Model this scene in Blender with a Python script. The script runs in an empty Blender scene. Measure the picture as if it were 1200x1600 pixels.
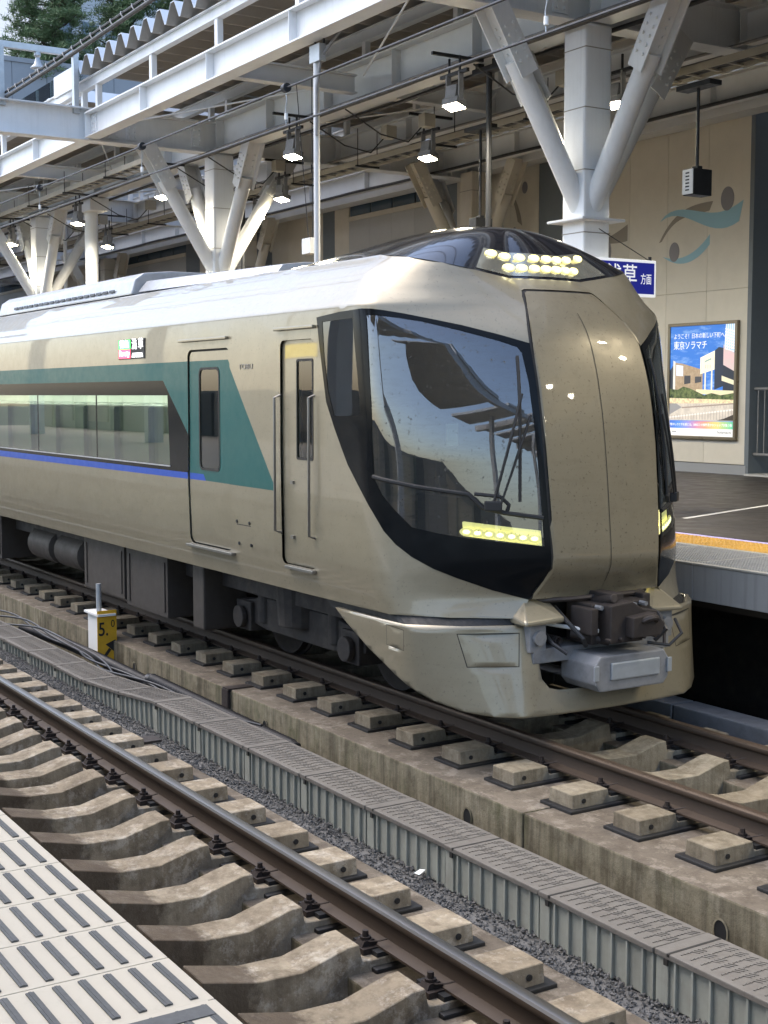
import bpy, bmesh, math, random
import numpy as np
from mathutils import Vector, Matrix
from mathutils.geometry import delaunay_2d_cdt
random.seed(7)
SC = bpy.context.scene
COL = SC.collection
R = math.radians

# ------------------------------------------------------------------ camera, sky, sun, exposure
cam_d = bpy.data.cameras.new('camera'); cam = bpy.data.objects.new('camera', cam_d); COL.objects.link(cam)
cam.location = (0, 0, 2.34)
YAW, PITCH = R(31.947), R(4.904)
fwd = Vector((-math.cos(YAW)*math.cos(PITCH), math.sin(YAW)*math.cos(PITCH), -math.sin(PITCH)))
cam.rotation_euler = fwd.to_track_quat('-Z', 'Y').to_euler()
cam_d.sensor_fit = 'VERTICAL'; cam_d.sensor_height = 36; cam_d.lens = 48.0
cam_d.clip_start = 0.05; cam_d.clip_end = 2000
SC.camera = cam

SUN_EL, SUN_AZ = 58, 225      # azimuth from +Y, clockwise seen from above
W = bpy.data.worlds.new('World'); SC.world = W; W.use_nodes = True
wn = W.node_tree; wn.nodes.clear()
wo = wn.nodes.new('ShaderNodeOutputWorld'); wb = wn.nodes.new('ShaderNodeBackground')
sk = wn.nodes.new('ShaderNodeTexSky'); sk.sky_type = 'NISHITA'; sk.sun_disc = False
sk.sun_elevation = R(SUN_EL); sk.sun_rotation = R(SUN_AZ); sk.air_density = 1.0; sk.dust_density = 2.5; sk.ozone_density = 1.0
hs = wn.nodes.new('ShaderNodeHueSaturation'); hs.inputs['Saturation'].default_value = 1.0; wn.links.new(sk.outputs[0], hs.inputs['Color']); wn.links.new(hs.outputs[0], wb.inputs[0]); wb.inputs[1].default_value = 0.15
wn.links.new(wb.outputs[0], wo.inputs[0])
sd = bpy.data.lights.new('sun', 'SUN'); sd.energy = .5; sd.angle = R(75); sd.color = (1.0, .95, .87)
so = bpy.data.objects.new('sun', sd); COL.objects.link(so)
sdir = Vector((math.sin(R(SUN_AZ))*math.cos(R(SUN_EL)), math.cos(R(SUN_AZ))*math.cos(R(SUN_EL)), math.sin(R(SUN_EL))))
so.rotation_euler = (-sdir).to_track_quat('-Z', 'Y').to_euler(); so.location = (0, 0, 30)
SC.view_settings.view_transform = 'Standard'; SC.view_settings.look = 'None'
SC.view_settings.exposure = 1.8; SC.view_settings.gamma = 1; SC.view_settings.use_curve_mapping = False
SC.render.engine = 'CYCLES'
SC.cycles.use_denoising = True; SC.cycles.max_bounces = 8; SC.cycles.transparent_max_bounces = 12
SC.cycles.sample_clamp_indirect = 6.0; SC.cycles.caustics_reflective = False; SC.cycles.caustics_refractive = False

# ------------------------------------------------------------------ materials
def nt_new(name):
    m = bpy.data.materials.new(name); m.use_nodes = True
    nt = m.node_tree; nt.nodes.clear()
    o = nt.nodes.new('ShaderNodeOutputMaterial'); b = nt.nodes.new('ShaderNodeBsdfPrincipled')
    nt.links.new(b.outputs[0], o.inputs[0])
    return m, nt, b, o
def N(nt, t, **kw):
    n = nt.nodes.new(t)
    for k, v in kw.items():
        if k in n.inputs: n.inputs[k].default_value = v
        else: setattr(n, k, v)
    return n
def coords(nt, scale=(1, 1, 1), rnd=True):
    tc = nt.nodes.new('ShaderNodeTexCoord'); mp = nt.nodes.new('ShaderNodeMapping'); mp.inputs['Scale'].default_value = scale
    if rnd:
        oi = nt.nodes.new('ShaderNodeObjectInfo'); mu = N(nt, 'ShaderNodeMath', operation='MULTIPLY'); mu.inputs[1].default_value = 37.0
        nt.links.new(oi.outputs['Random'], mu.inputs[0]); cx = nt.nodes.new('ShaderNodeCombineXYZ')
        for i in range(3): nt.links.new(mu.outputs[0], cx.inputs[i])
        ad = N(nt, 'ShaderNodeVectorMath', operation='ADD')
        nt.links.new(tc.outputs['Object'], ad.inputs[0]); nt.links.new(cx.outputs[0], ad.inputs[1]); nt.links.new(ad.outputs[0], mp.inputs[0])
    else: nt.links.new(tc.outputs['Object'], mp.inputs[0])
    return mp.outputs[0]
def noise(nt, vec, scale, detail=6, rough=.6):
    n = N(nt, 'ShaderNodeTexNoise'); n.inputs['Scale'].default_value = scale; n.inputs['Detail'].default_value = detail; n.inputs['Roughness'].default_value = rough
    nt.links.new(vec, n.inputs['Vector']); return n.outputs['Fac']
def ramp(nt, fac, p0, p1, c0=(0, 0, 0, 1), c1=(1, 1, 1, 1)):
    r = nt.nodes.new('ShaderNodeValToRGB'); e = r.color_ramp.elements
    e[0].position = p0; e[1].position = p1; e[0].color = c0; e[1].color = c1
    nt.links.new(fac, r.inputs[0]); return r.outputs[0]
def mixc(nt, fac, a, b, mode='MIX'):
    m = nt.nodes.new('ShaderNodeMix'); m.data_type = 'RGBA'; m.blend_type = mode
    for s, i in ((fac, 0), (a, 6), (b, 7)):
        if hasattr(s, 'links') or hasattr(s, 'is_linked'): nt.links.new(s, m.inputs[i])
        elif i == 0: m.inputs[0].default_value = s
        else: m.inputs[i].default_value = (*s, 1) if len(s) == 3 else s
    return m.outputs[2]
def plain(name, col, rough=.6, metal=0., var=.12, scale=4., bump=.0, bscale=60., coat=0., dirt=0., dirtcol=(.05, .045, .04), streak=0., spec=.5, rvar=.1):
    m, nt, b, o = nt_new(name)
    v = coords(nt)
    n1 = noise(nt, v, scale)
    c = mixc(nt, n1, tuple(x*(1-var) for x in col), tuple(min(1, x*(1+var)) for x in col))
    if dirt:
        n2 = noise(nt, v, scale*2.3, 8, .7); c = mixc(nt, N_mul(nt, ramp(nt, n2, .45, .75), dirt), c, dirtcol)
    if streak:
        v2 = coords(nt, (14, 14, .7)); n3 = noise(nt, v2, 1.2, 5, .6); c = mixc(nt, N_mul(nt, ramp(nt, n3, .5, .8), streak), c, dirtcol)
    oi = nt.nodes.new('ShaderNodeObjectInfo'); rv = ramp(nt, oi.outputs['Random'], 0, 1, (.88, .88, .88, 1), (1.0, 1.0, 1.0, 1)); c = mixc(nt, 1.0, c, rv, 'MULTIPLY')
    nt.links.new(c, b.inputs['Base Color'])
    rr = ramp(nt, noise(nt, v, scale*3), .3, .7, (max(0, rough-rvar),)*3+(1,), (min(1, rough+rvar),)*3+(1,)); nt.links.new(rr, b.inputs['Roughness'])
    b.inputs['Metallic'].default_value = metal; b.inputs['Coat Weight'].default_value = coat; b.inputs['Coat Roughness'].default_value = .04
    b.inputs['Specular IOR Level'].default_value = spec
    if bump:
        bp = N(nt, 'ShaderNodeBump'); bp.inputs['Strength'].default_value = bump; bp.inputs['Distance'].default_value = .01
        nt.links.new(noise(nt, v, bscale, 5, .65), bp.inputs['Height']); nt.links.new(bp.outputs[0], b.inputs['Normal'])
    return m
def N_mul(nt, s, k):
    m = N(nt, 'ShaderNodeMath', operation='MULTIPLY'); nt.links.new(s, m.inputs[0]); m.inputs[1].default_value = k; return m.outputs[0]
def emit(name, col, strength):
    m, nt, b, o = nt_new(name)
    b.inputs['Base Color'].default_value = (*col, 1); b.inputs['Emission Color'].default_value = (*col, 1); b.inputs['Emission Strength'].default_value = strength
    b.inputs['Roughness'].default_value = .4
    return m
def flat(name, col, rough=.55, glow=0.):
    m, nt, b, o = nt_new(name); b.inputs['Base Color'].default_value = (*col, 1); b.inputs['Roughness'].default_value = rough
    if glow: b.inputs['Emission Color'].default_value = (*col, 1); b.inputs['Emission Strength'].default_value = glow
    return m
def concrete(name, col, dark=(.10, .085, .06), light=(.5, .47, .40), streak=.0, moss=0., lightamt=.5, bump=.5, endstain=0.):
    m, nt, b, o = nt_new(name)
    v = coords(nt)
    c = mixc(nt, noise(nt, v, 3.0, 6), tuple(x*.72 for x in col), tuple(x*1.2 for x in col))
    c = mixc(nt, N_mul(nt, ramp(nt, noise(nt, v, 6.5, 9, .72), .46, .63), .62), c, dark)
    if lightamt: c = mixc(nt, N_mul(nt, ramp(nt, noise(nt, v, 7.0, 10, .8), .515, .60), lightamt), c, light)
    if streak:
        v2 = coords(nt, (11, 11, .8)); c = mixc(nt, N_mul(nt, ramp(nt, noise(nt, v2, 1.3, 6, .65), .42, .62), streak), c, tuple(x*.55 for x in dark))
    if moss:
        v3 = coords(nt, (2.2, 2.2, .9)); c = mixc(nt, N_mul(nt, ramp(nt, noise(nt, v3, 1.6, 6, .7), .52, .7), moss), c, (.075, .09, .03))
    if endstain:      # oily brown brake dust over the end beside the inner rail
        tc = nt.nodes.new('ShaderNodeTexCoord'); sp_ = nt.nodes.new('ShaderNodeSeparateXYZ'); nt.links.new(tc.outputs['Object'], sp_.inputs[0])
        ma = N(nt, 'ShaderNodeMath', operation='MULTIPLY_ADD'); nt.links.new(noise(nt, v, 8, 6, .7), ma.inputs[0]); ma.inputs[1].default_value = .32; nt.links.new(sp_.outputs['Y'], ma.inputs[2])
        c = mixc(nt, N_mul(nt, ramp(nt, ma.outputs[0], -.02, .06, (1, 1, 1, 1), (0, 0, 0, 1)), endstain), c, (.062, .043, .028))
    oi = nt.nodes.new('ShaderNodeObjectInfo'); rv = ramp(nt, oi.outputs['Random'], 0, 1, (.78, .76, .74, 1), (1.0, 1.0, 1.0, 1)); c = mixc(nt, 1.0, c, rv, 'MULTIPLY')
    nt.links.new(c, b.inputs['Base Color']); b.inputs['Roughness'].default_value = .85; b.inputs['Specular IOR Level'].default_value = .3
    bp = N(nt, 'ShaderNodeBump'); bp.inputs['Strength'].default_value = bump; bp.inputs['Distance'].default_value = .01
    nt.links.new(noise(nt, v, 45, 8, .7), bp.inputs['Height']); nt.links.new(bp.outputs[0], b.inputs['Normal'])
    return m
def glassmat(name, tint=(.55, .62, .6), refl=.9, trans=.8, rough=.01, ior=1.5, dirt=0.):
    m, nt, b, o = nt_new(name); nt.nodes.remove(b)
    tr = nt.nodes.new('ShaderNodeBsdfTransparent'); tr.inputs[0].default_value = (*[x*trans for x in tint], 1)
    gl = nt.nodes.new('ShaderNodeBsdfGlossy'); gl.inputs['Roughness'].default_value = rough; gl.inputs[0].default_value = (refl, refl, refl, 1)
    fr = nt.nodes.new('ShaderNodeFresnel'); fr.inputs[0].default_value = ior
    mx = nt.nodes.new('ShaderNodeMixShader'); nt.links.new(fr.outputs[0], mx.inputs[0]); nt.links.new(tr.outputs[0], mx.inputs[1]); nt.links.new(gl.outputs[0], mx.inputs[2])
    out = mx.outputs[0]
    if dirt:          # dried drops, insect specks and a thin film of dust
        v = coords(nt, (1, 1, 1), rnd=False); df = nt.nodes.new('ShaderNodeBsdfDiffuse'); df.inputs[0].default_value = (.10, .10, .09, 1)
        f1 = ramp(nt, noise(nt, v, 26, 6, .7), .60, .66); f2 = ramp(nt, noise(nt, coords(nt, (1, 1, 6), rnd=False), 7, 8, .75), .45, .75)
        ad = N(nt, 'ShaderNodeMath', operation='MULTIPLY_ADD'); nt.links.new(f2, ad.inputs[0]); ad.inputs[1].default_value = .18; nt.links.new(N_mul(nt, f1, dirt), ad.inputs[2])
        m2 = nt.nodes.new('ShaderNodeMixShader'); nt.links.new(ad.outputs[0], m2.inputs[0]); nt.links.new(out, m2.inputs[1]); nt.links.new(df.outputs[0], m2.inputs[2]); out = m2.outputs[0]
    nt.links.new(out, o.inputs[0]); return m
def trainpaint(name, col, metal=.55, rough=.33, dirt=.25, coat=.8, spec=.5):
    m, nt, b, o = nt_new(name)
    v = coords(nt, rnd=False); v2 = coords(nt, (.6, .6, 5), rnd=False)
    c = mixc(nt, noise(nt, v, 1.3, 5), tuple(x*.93 for x in col), tuple(x*1.06 for x in col))
    c = mixc(nt, N_mul(nt, ramp(nt, noise(nt, v, 14, 9, .75), .52, .75), dirt), c, (.16, .13, .085))
    c = mixc(nt, N_mul(nt, ramp(nt, noise(nt, v2, 3.2, 8, .7), .5, .8), dirt), c, (.17, .14, .09))
    c = mixc(nt, N_mul(nt, ramp(nt, noise(nt, v, 45, 4, .6), .62, .68), dirt*1.2), c, (.07, .055, .035))
    nt.links.new(c, b.inputs['Base Color']); b.inputs['Metallic'].default_value = metal
    rr = ramp(nt, noise(nt, v, 9, 8, .7), .35, .7, (rough-.05,)*3+(1,), (rough+.09,)*3+(1,)); nt.links.new(rr, b.inputs['Roughness'])
    b.inputs['Specular IOR Level'].default_value = spec; b.inputs['Coat Weight'].default_value = coat; b.inputs['Coat Roughness'].default_value = .03
    bp = N(nt, 'ShaderNodeBump'); bp.inputs['Strength'].default_value = .05; bp.inputs['Distance'].default_value = .02
    nt.links.new(noise(nt, v, 1.8, 2, .5), bp.inputs['Height'])
    nt.links.new(bp.outputs[0], b.inputs['Coat Normal'])
    return m
def railmat():
    m, nt, b, o = nt_new('rail_rust')
    v = coords(nt, (.35, 3, 3)); c = mixc(nt, noise(nt, v, 3, 7), (.034, .024, .016), (.075, .051, .034))
    c = mixc(nt, N_mul(nt, ramp(nt, noise(nt, coords(nt), 16, 8, .7), .5, .8), .5), c, (.03, .02, .016))
    nt.links.new(c, b.inputs['Base Color']); b.inputs['Roughness'].default_value = .62; b.inputs['Metallic'].default_value = .25
    return m
def tilewear(name, col):
    m, nt, b, o = nt_new(name); v = coords(nt)
    c = mixc(nt, noise(nt, v, 9, 6), tuple(x*.93 for x in col), tuple(x*1.04 for x in col))
    c = mixc(nt, N_mul(nt, ramp(nt, noise(nt, v, 30, 9, .75), .55, .75), .35), c, tuple(x*.72 for x in col))
    nt.links.new(c, b.inputs['Base Color']); b.inputs['Roughness'].default_value = .7
    return m
MT = {}
MT['gold'] = trainpaint('champagne_paint', (.245, .216, .150), .3, .35, .28, .65)
MT['goldfront'] = trainpaint('champagne_paint_nose', (.215, .186, .124), .3, .42, .55, .5)
MT['teal'] = trainpaint('teal_paint', (.005, .078, .074), .0, .4, .03, .12, .25)
MT['blue'] = trainpaint('blue_paint', (.010, .06, .34), .0, .4, .05, .1, .25)
MT['mask'] = plain('black_gloss', (.005, .006, .007), .16, var=.2, coat=.0, spec=.14, rvar=.05)
MT['dome'] = plain('dark_roof_gloss', (.012, .013, .017), .16, var=.2, coat=.7, rvar=.05)
MT['glass'] = glassmat('windscreen_glass', (.60, .70, .67), .97, .85, ior=2.3, dirt=.75)
MT['sideglass'] = glassmat('side_glass', (.74, .84, .78), .95, .85, ior=1.75)
MT['clear'] = glassmat('clear_glass', (.8, .9, .87), .9, .95)
MT['rubber'] = plain('rubber', (.012, .012, .012), .6)
MT['seam'] = plain('seam', (.018, .016, .013), .7)
MT['steel'] = plain('bright_steel', (.28, .27, .25), .4, metal=.9, var=.03, scale=1, rvar=.02)
MT['roofgrey'] = plain('roof_grey', (.36, .37, .38), .4, metal=.2, coat=.3, dirt=.3)
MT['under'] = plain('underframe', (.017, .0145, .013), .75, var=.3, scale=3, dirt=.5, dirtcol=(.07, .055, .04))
MT['underbox'] = plain('equipment_box_paint', (.034, .027, .021), .65, var=.2, scale=3, dirt=.4)
MT['coupler'] = plain('coupler_rust', (.05, .041, .037), .6, metal=.4, var=.4, scale=8)
MT['greybox'] = plain('grey_box_paint', (.22, .222, .225), .5, var=.1, dirt=.4)
MT['led'] = emit('lamp_led', (1.0, .88, .36), .42)
MT['lampbox'] = emit('lamp_box', (.9, .82, .34), .42)
MT['ledcore'] = emit('lamp_led_core', (1.0, .95, .62), 1.5)
MT['reflector'] = plain('lamp_reflector', (.55, .54, .45), .2, metal=.8)
MT['interior'] = plain('cab_interior', (.03, .034, .034), .7)
MT['interior_pale'] = plain('saloon_interior', (.46, .52, .45), .7)
MT['seat'] = plain('seat_fabric', (.10, .125, .10), .85)
MT['paper'] = flat('paper', (.7, .74, .68))
MT['rail'] = railmat()
MT['railtop'] = plain('rail_running_surface', (.27, .255, .235), .33, metal=.95, var=.04, scale=.5, rvar=.0)
MT['railtop2'] = plain('dull_running_surface', (.10, .072, .05), .5, metal=.6, var=.3, scale=6)
MT['clip'] = plain('rail_clip', (.038, .028, .023), .6, metal=.4, var=.35, scale=20)
MT['sleeper'] = concrete('sleeper_concrete', (.345, .29, .205), (.12, .09, .058), (.54, .49, .40), streak=.3, lightamt=.65, endstain=.75)
MT['sleeper2'] = concrete('sleeper_concrete_far', (.27, .235, .17), (.12, .095, .06), (.42, .38, .29), streak=.35, lightamt=.35)
MT['bed'] = concrete('trackbed_concrete', (.165, .14, .108), (.075, .06, .044), (.35, .315, .26), streak=.0, lightamt=.45)
MT['bedwall'] = concrete('trackbed_side', (.27, .24, .165), (.09, .076, .045), (.36, .33, .25), streak=.6, moss=.45, lightamt=.3)
MT['gravel'] = plain('gravel_stone', (.125, .122, .115), .85, var=.45, scale=14)
MT['deck'] = plain('viaduct_deck', (.05, .047, .043), .9, var=.3)
MT['trough'] = plain('trough_resin', (.31, .32, .275), .6, var=.1, scale=3, dirt=.35, dirtcol=(.13, .11, .085), streak=.3)
MT['lid'] = plain('trough_lid', (.15, .138, .118), .65, var=.2, scale=5, dirt=.6, dirtcol=(.09, .075, .06), bump=.2)
MT['cable'] = plain('black_cable', (.022, .022, .023), .5)
MT['tile'] = tilewear('platform_tile', (.455, .405, .31))
MT['strip'] = plain('rubber_strip', (.085, .085, .08), .7, var=.2, scale=20)
MT['edge'] = tilewear('platform_coping', (.60, .58, .52))
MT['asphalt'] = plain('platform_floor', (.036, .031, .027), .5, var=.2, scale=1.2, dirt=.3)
MT['coping'] = plain('far_coping', (.40, .385, .34), .6, var=.12, dirt=.3)
MT['coppanel'] = plain('coping_face', (.34, .345, .34), .6, var=.08, streak=.3)
MT['yellow'] = plain('tactile_yellow', (.52, .29, .035), .55, var=.1, dirt=.2)
MT['whitep'] = flat('white_line_paint', (.62, .61, .57), .6)
MT['lilac'] = flat('lilac_line_paint', (.42, .38, .62), .6)
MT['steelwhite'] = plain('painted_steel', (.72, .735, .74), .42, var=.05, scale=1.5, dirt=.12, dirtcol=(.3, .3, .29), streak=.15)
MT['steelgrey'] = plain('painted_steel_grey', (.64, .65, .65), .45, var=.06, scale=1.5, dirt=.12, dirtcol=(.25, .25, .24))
MT['tubeshade'] = plain('shaded_strut_paint', (.58, .585, .575), .38, var=.06, scale=1.5)  # shaded tone of the steel paint, for struts on the far sides
MT['galv'] = plain('galvanised', (.42, .45, .47), .45, metal=.5, var=.2, scale=9)
MT['rooftop'] = plain('folded_roof', (.52, .56, .60), .4, metal=.1, var=.06)
MT['roofunder'] = plain('roof_underside_shaded', (.29, .275, .25), .8, var=.12)  # shade below the roof sheet put into a darker underside colour
MT['wallbeige'] = plain('wall_panel_beige', (.66, .615, .52), .6, var=.05, scale=1.2, dirt=.08)
MT['wallgrey'] = plain('wall_panel_bluegrey', (.16, .185, .205), .55, var=.06)
MT['wallpale'] = plain('wall_panel_pale', (.46, .46, .44), .5, var=.05)
MT['skirting'] = plain('skirting_grey', (.30, .31, .32), .5, var=.05)
MT['frame'] = plain('bronze_frame', (.20, .17, .12), .35, metal=.7)
MT['darkmetal'] = plain('dark_metal', (.02, .021, .023), .5, metal=.3)
MT['rack'] = plain('cable_rack', (.36, .335, .275), .5, var=.15)
MT['lamp'] = emit('flood_lens', (1.0, .88, .62), 26.0)
MT['white'] = flat('white_plastic', (.72, .72, .69), .5)
MT['signblue'] = flat('sign_blue', (.015, .02, .22), .35, .2)
MT['signwhite'] = flat('sign_white', (.85, .85, .85), .4, .2)
MT['mural_teal'] = flat('mural_teal', (.27, .46, .54), .6)
MT['mural_grey'] = flat('mural_grey', (.22, .21, .22), .6)
MT['mural_brown'] = flat('mural_brown', (.25, .22, .18), .6)
MT['signyellow'] = plain('marker_yellow', (.72, .40, .02), .5, var=.08, dirt=.2)
MT['black'] = flat('black_print', (.012, .012, .012), .6)
MT['bark'] = plain('bark', (.06, .045, .032), .9, var=.3, scale=12)
MT['terrace'] = plain('terrace_panels', (.23, .25, .27), .6, var=.05)
MT['build'] = plain('tower_cladding', (.42, .45, .47), .5, var=.04)
MT['buildglass'] = plain('tower_glass', (.08, .12, .16), .12, var=.1, coat=.4)
MT['seamlight'] = plain('panel_joint', (.30, .28, .24), .8)

def foliage():
    m, nt, b, o = nt_new('pine_needles'); v = coords(nt)
    c = mixc(nt, noise(nt, v, 1.2, 4), (.035, .07, .03), (.12, .185, .07)); nt.links.new(c, b.inputs['Base Color']); b.inputs['Roughness'].default_value = .7
    return m
MT['needles'] = foliage()

# ------------------------------------------------------------------ mesh helpers
class MB:
    def __init__(s): s.v = []; s.f = []; s.m = []
    def add(s, vs, fs, mi=0):
        k = len(s.v); s.v += [tuple(map(float, p)) for p in vs]; s.f += [tuple(k+i for i in f) for f in fs]; s.m += [mi]*len(fs); return s
    def box(s, x0, x1, y0, y1, z0, z1, mi=0):
        vs = [(x, y, z) for z in (z0, z1) for y in (y0, y1) for x in (x0, x1)]
        return s.add(vs, [(0, 2, 3, 1), (4, 5, 7, 6), (0, 1, 5, 4), (2, 6, 7, 3), (0, 4, 6, 2), (1, 3, 7, 5)], mi)
    def obox(s, c, ax, ay, az, hx, hy, hz, mi=0):
        c = Vector(c); vs = [c+ax*(hx*i)+ay*(hy*j)+az*(hz*k) for k in (-1, 1) for j in (-1, 1) for i in (-1, 1)]
        return s.add(vs, [(0, 2, 3, 1), (4, 5, 7, 6), (0, 1, 5, 4), (2, 6, 7, 3), (0, 4, 6, 2), (1, 3, 7, 5)], mi)
    def prism(s, poly, fn0, fn1, mi=0, cap=True):
        n = len(poly); vs = [fn0(*p) for p in poly]+[fn1(*p) for p in poly]
        fs = [(i, (i+1) % n, n+(i+1) % n, n+i) for i in range(n)]
        if cap: fs += [tuple(range(n-1, -1, -1)), tuple(range(n, 2*n))]
        return s.add(vs, fs, mi)
    def cyl(s, p0, p1, r0, r1=None, n=12, mi=0, cap=True):
        p0 = Vector(p0); p1 = Vector(p1); r1 = r0 if r1 is None else r1
        d = (p1-p0).normalized(); a = d.orthogonal().normalized(); b = d.cross(a)
        vs = []
        for p, r in ((p0, r0), (p1, r1)):
            for i in range(n):
                t = 2*math.pi*i/n; vs.append(p+a*(r*math.cos(t))+b*(r*math.sin(t)))
        fs = [(i, (i+1) % n, n+(i+1) % n, n+i) for i in range(n)]
        if cap: fs += [tuple(range(n-1, -1, -1)), tuple(range(n, 2*n))]
        return s.add(vs, fs, mi)
    def tube(s, pts, r, n=8, mi=0):
        pts = [Vector(p) for p in pts]; vs = []; up = None
        for i, p in enumerate(pts):
            d = (pts[min(i+1, len(pts)-1)]-pts[max(i-1, 0)]).normalized()
            if up is None: up = d.orthogonal().normalized()
            a = (up-d*up.dot(d)).normalized(); up = a; b = d.cross(a)
            rr = r[i] if isinstance(r, (list, tuple)) else r
            for k in range(n):
                t = 2*math.pi*k/n; vs.append(p+a*(rr*math.cos(t))+b*(rr*math.sin(t)))
        fs = [(i*n+k, i*n+(k+1) % n, (i+1)*n+(k+1) % n, (i+1)*n+k) for i in range(len(pts)-1) for k in range(n)]
        fs += [tuple(range(n-1, -1, -1)), tuple((len(pts)-1)*n+k for k in range(n))]
        return s.add(vs, fs, mi)
    def quad(s, *p, mi=0): return s.add(p, [tuple(range(len(p)))], mi)
    def mesh(s, name, mats, smooth=False, bevel=0, seg=2, angle=None):
        me = bpy.data.meshes.new(name); me.from_pydata(s.v, [], s.f)
        for m in (mats if isinstance(mats, (list, tuple)) else [mats]): me.materials.append(MT[m])
        me.polygons.foreach_set('material_index', s.m)
        bm = bmesh.new(); bm.from_mesh(me)
        bmesh.ops.recalc_face_normals(bm, faces=bm.faces)
        if bevel: bmesh.ops.bevel(bm, geom=[e for e in bm.edges if len(e.link_faces) == 2 and e.calc_face_angle(0) > .35], offset=bevel, segments=seg, affect='EDGES', profile=.6, clamp_overlap=True)
        if smooth:
            for f in bm.faces: f.smooth = True
            for e in bm.edges:
                if len(e.link_faces) == 2 and e.calc_face_angle(0) > (angle or .7): e.smooth = False
        bm.to_mesh(me); bm.free(); me.update(); return me
    def build(s, name, mats, parent=None, smooth=False, bevel=0, **kw):
        return link(name, s.mesh(name, mats, smooth, bevel), parent, **kw)
def link(name, me, parent=None, loc=None, label=None, cat=None, group=None, kind=None):
    o = bpy.data.objects.new(name, me); COL.objects.link(o); o.parent = parent
    if loc is not None: o.location = loc
    return tag(o, label, cat, group, kind)
def tag(o, label=None, cat=None, group=None, kind=None):
    if label: o['label'] = label
    if cat: o['category'] = cat
    if group: o['group'] = group
    if kind: o['kind'] = kind
    return o
def thing(name, label, cat, loc=(0, 0, 0), group=None):
    o = bpy.data.objects.new(name, None); COL.objects.link(o); o.location = loc; o.empty_display_size = .1
    return tag(o, label, cat, group)
def copy_tree(o, parent=None, loc=None, label=None):
    c = o.copy(); COL.objects.link(c); c.parent = parent
    if loc is not None: c.location = loc
    if label: c['label'] = label
    for ch in o.children: copy_tree(ch, c)
    return c
def structure(o): o['kind'] = 'structure'; return o
def text(name, s, size, loc, rot, mat, parent=None, fitw=None, align='LEFT', thick=0.0):
    cu = bpy.data.curves.new(name, 'FONT'); cu.body = s; cu.size = size; cu.align_x = align; cu.align_y = 'CENTER'; cu.extrude = .0015; cu.offset = thick
    t = bpy.data.objects.new(name, cu); COL.objects.link(t)
    dg = bpy.context.evaluated_depsgraph_get(); dg.update()
    me = bpy.data.meshes.new_from_object(t.evaluated_get(dg)); bpy.data.objects.remove(t); bpy.data.curves.remove(cu)
    if fitw and len(me.vertices):
        xs = [v.co.x for v in me.vertices]; k = fitw/(max(xs)-min(xs))
        for v in me.vertices: v.co.x *= k
    me.materials.clear(); me.materials.append(MT[mat])
    o = link(name, me, parent); o.location = loc; o.rotation_euler = rot; return o
X1, Y1, Z1 = Vector((1, 0, 0)), Vector((0, 1, 0)), Vector((0, 0, 1))

# ------------------------------------------------------------------ setting: deck, track beds, platforms
NEAR_C, FAR_C, G2 = 2.645, 6.325, .565          # track centre lines, half rail spacing
BED_Z = -.225
structure(MB().box(-400, 300, -300, 400, -1.2, -.72).build('ground', 'deck'))
def bed(name, yc, side_outer, joints, inner_mat):
    """two long concrete slabs under the rails of one track, with a trough between them"""
    for s in (-1, 1):
        xs = joints[s]
        root = None
        for x0, x1 in zip(xs[:-1], xs[1:]):
            ya, yb = sorted((yc+s*.31, yc+s*side_outer))
            mb = MB().box(x0+.008, x1-.008, ya, yb, -.72, BED_Z)
            me = mb.mesh('track_bed', ['bed', 'bedwall'], bevel=.012)
            for p in me.polygons: p.material_index = 0 if p.normal.z > .5 else 1
            if root is None: root = structure(link('track_bed', me))
            else: link('bed_slab', me, root)
bed('near_bed', NEAR_C, 1.14, {1: [-46, -26, -16, -9.35, 60], -1: [-46, -20, -8, 60]}, 'bed')
bed('far_bed', FAR_C, 1.25, {-1: [-46, -26, -15.75, -10.72, -6.52, -1.2, 60], 1: [-46, -22, -10, 60]}, 'bed')
# drain holes in the face of the far bed (dark pipes set in the face)
for i, (x, z) in enumerate(((-4.86, -.41), (-7.1, -.41), (-10.9+.9, -.42), (-12.9, -.42))):
    o = thing('drain_pipe', ['round dark drain hole low in concrete bed at right', 'small dark drain hole in concrete bed below train nose', 'drain hole in stained bed behind cable trough', 'drain hole in bed beside yellow marker'][i], 'drain', (x, 5.073, z))
    pts = [(math.cos(t)*.055, math.sin(t)*.075) for t in [2*math.pi*k/18 for k in range(18)]]
    MB().prism([(a*.86, b*.86) for a, b in pts], lambda a, b: (a, -.004, b), lambda a, b: (a, .05, b)).build('drain_bore', 'black', o)
    mb = MB()
    for k in range(18):
        a, b = pts[k], pts[(k+1) % 18]
        mb.quad((a[0], -.008, a[1]), (b[0], -.008, b[1]), (b[0]*.84, -.010, b[1]*.84), (a[0]*.84, -.010, a[1]*.84))
    mb.build('drain_rim', 'bedwall', o)

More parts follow.
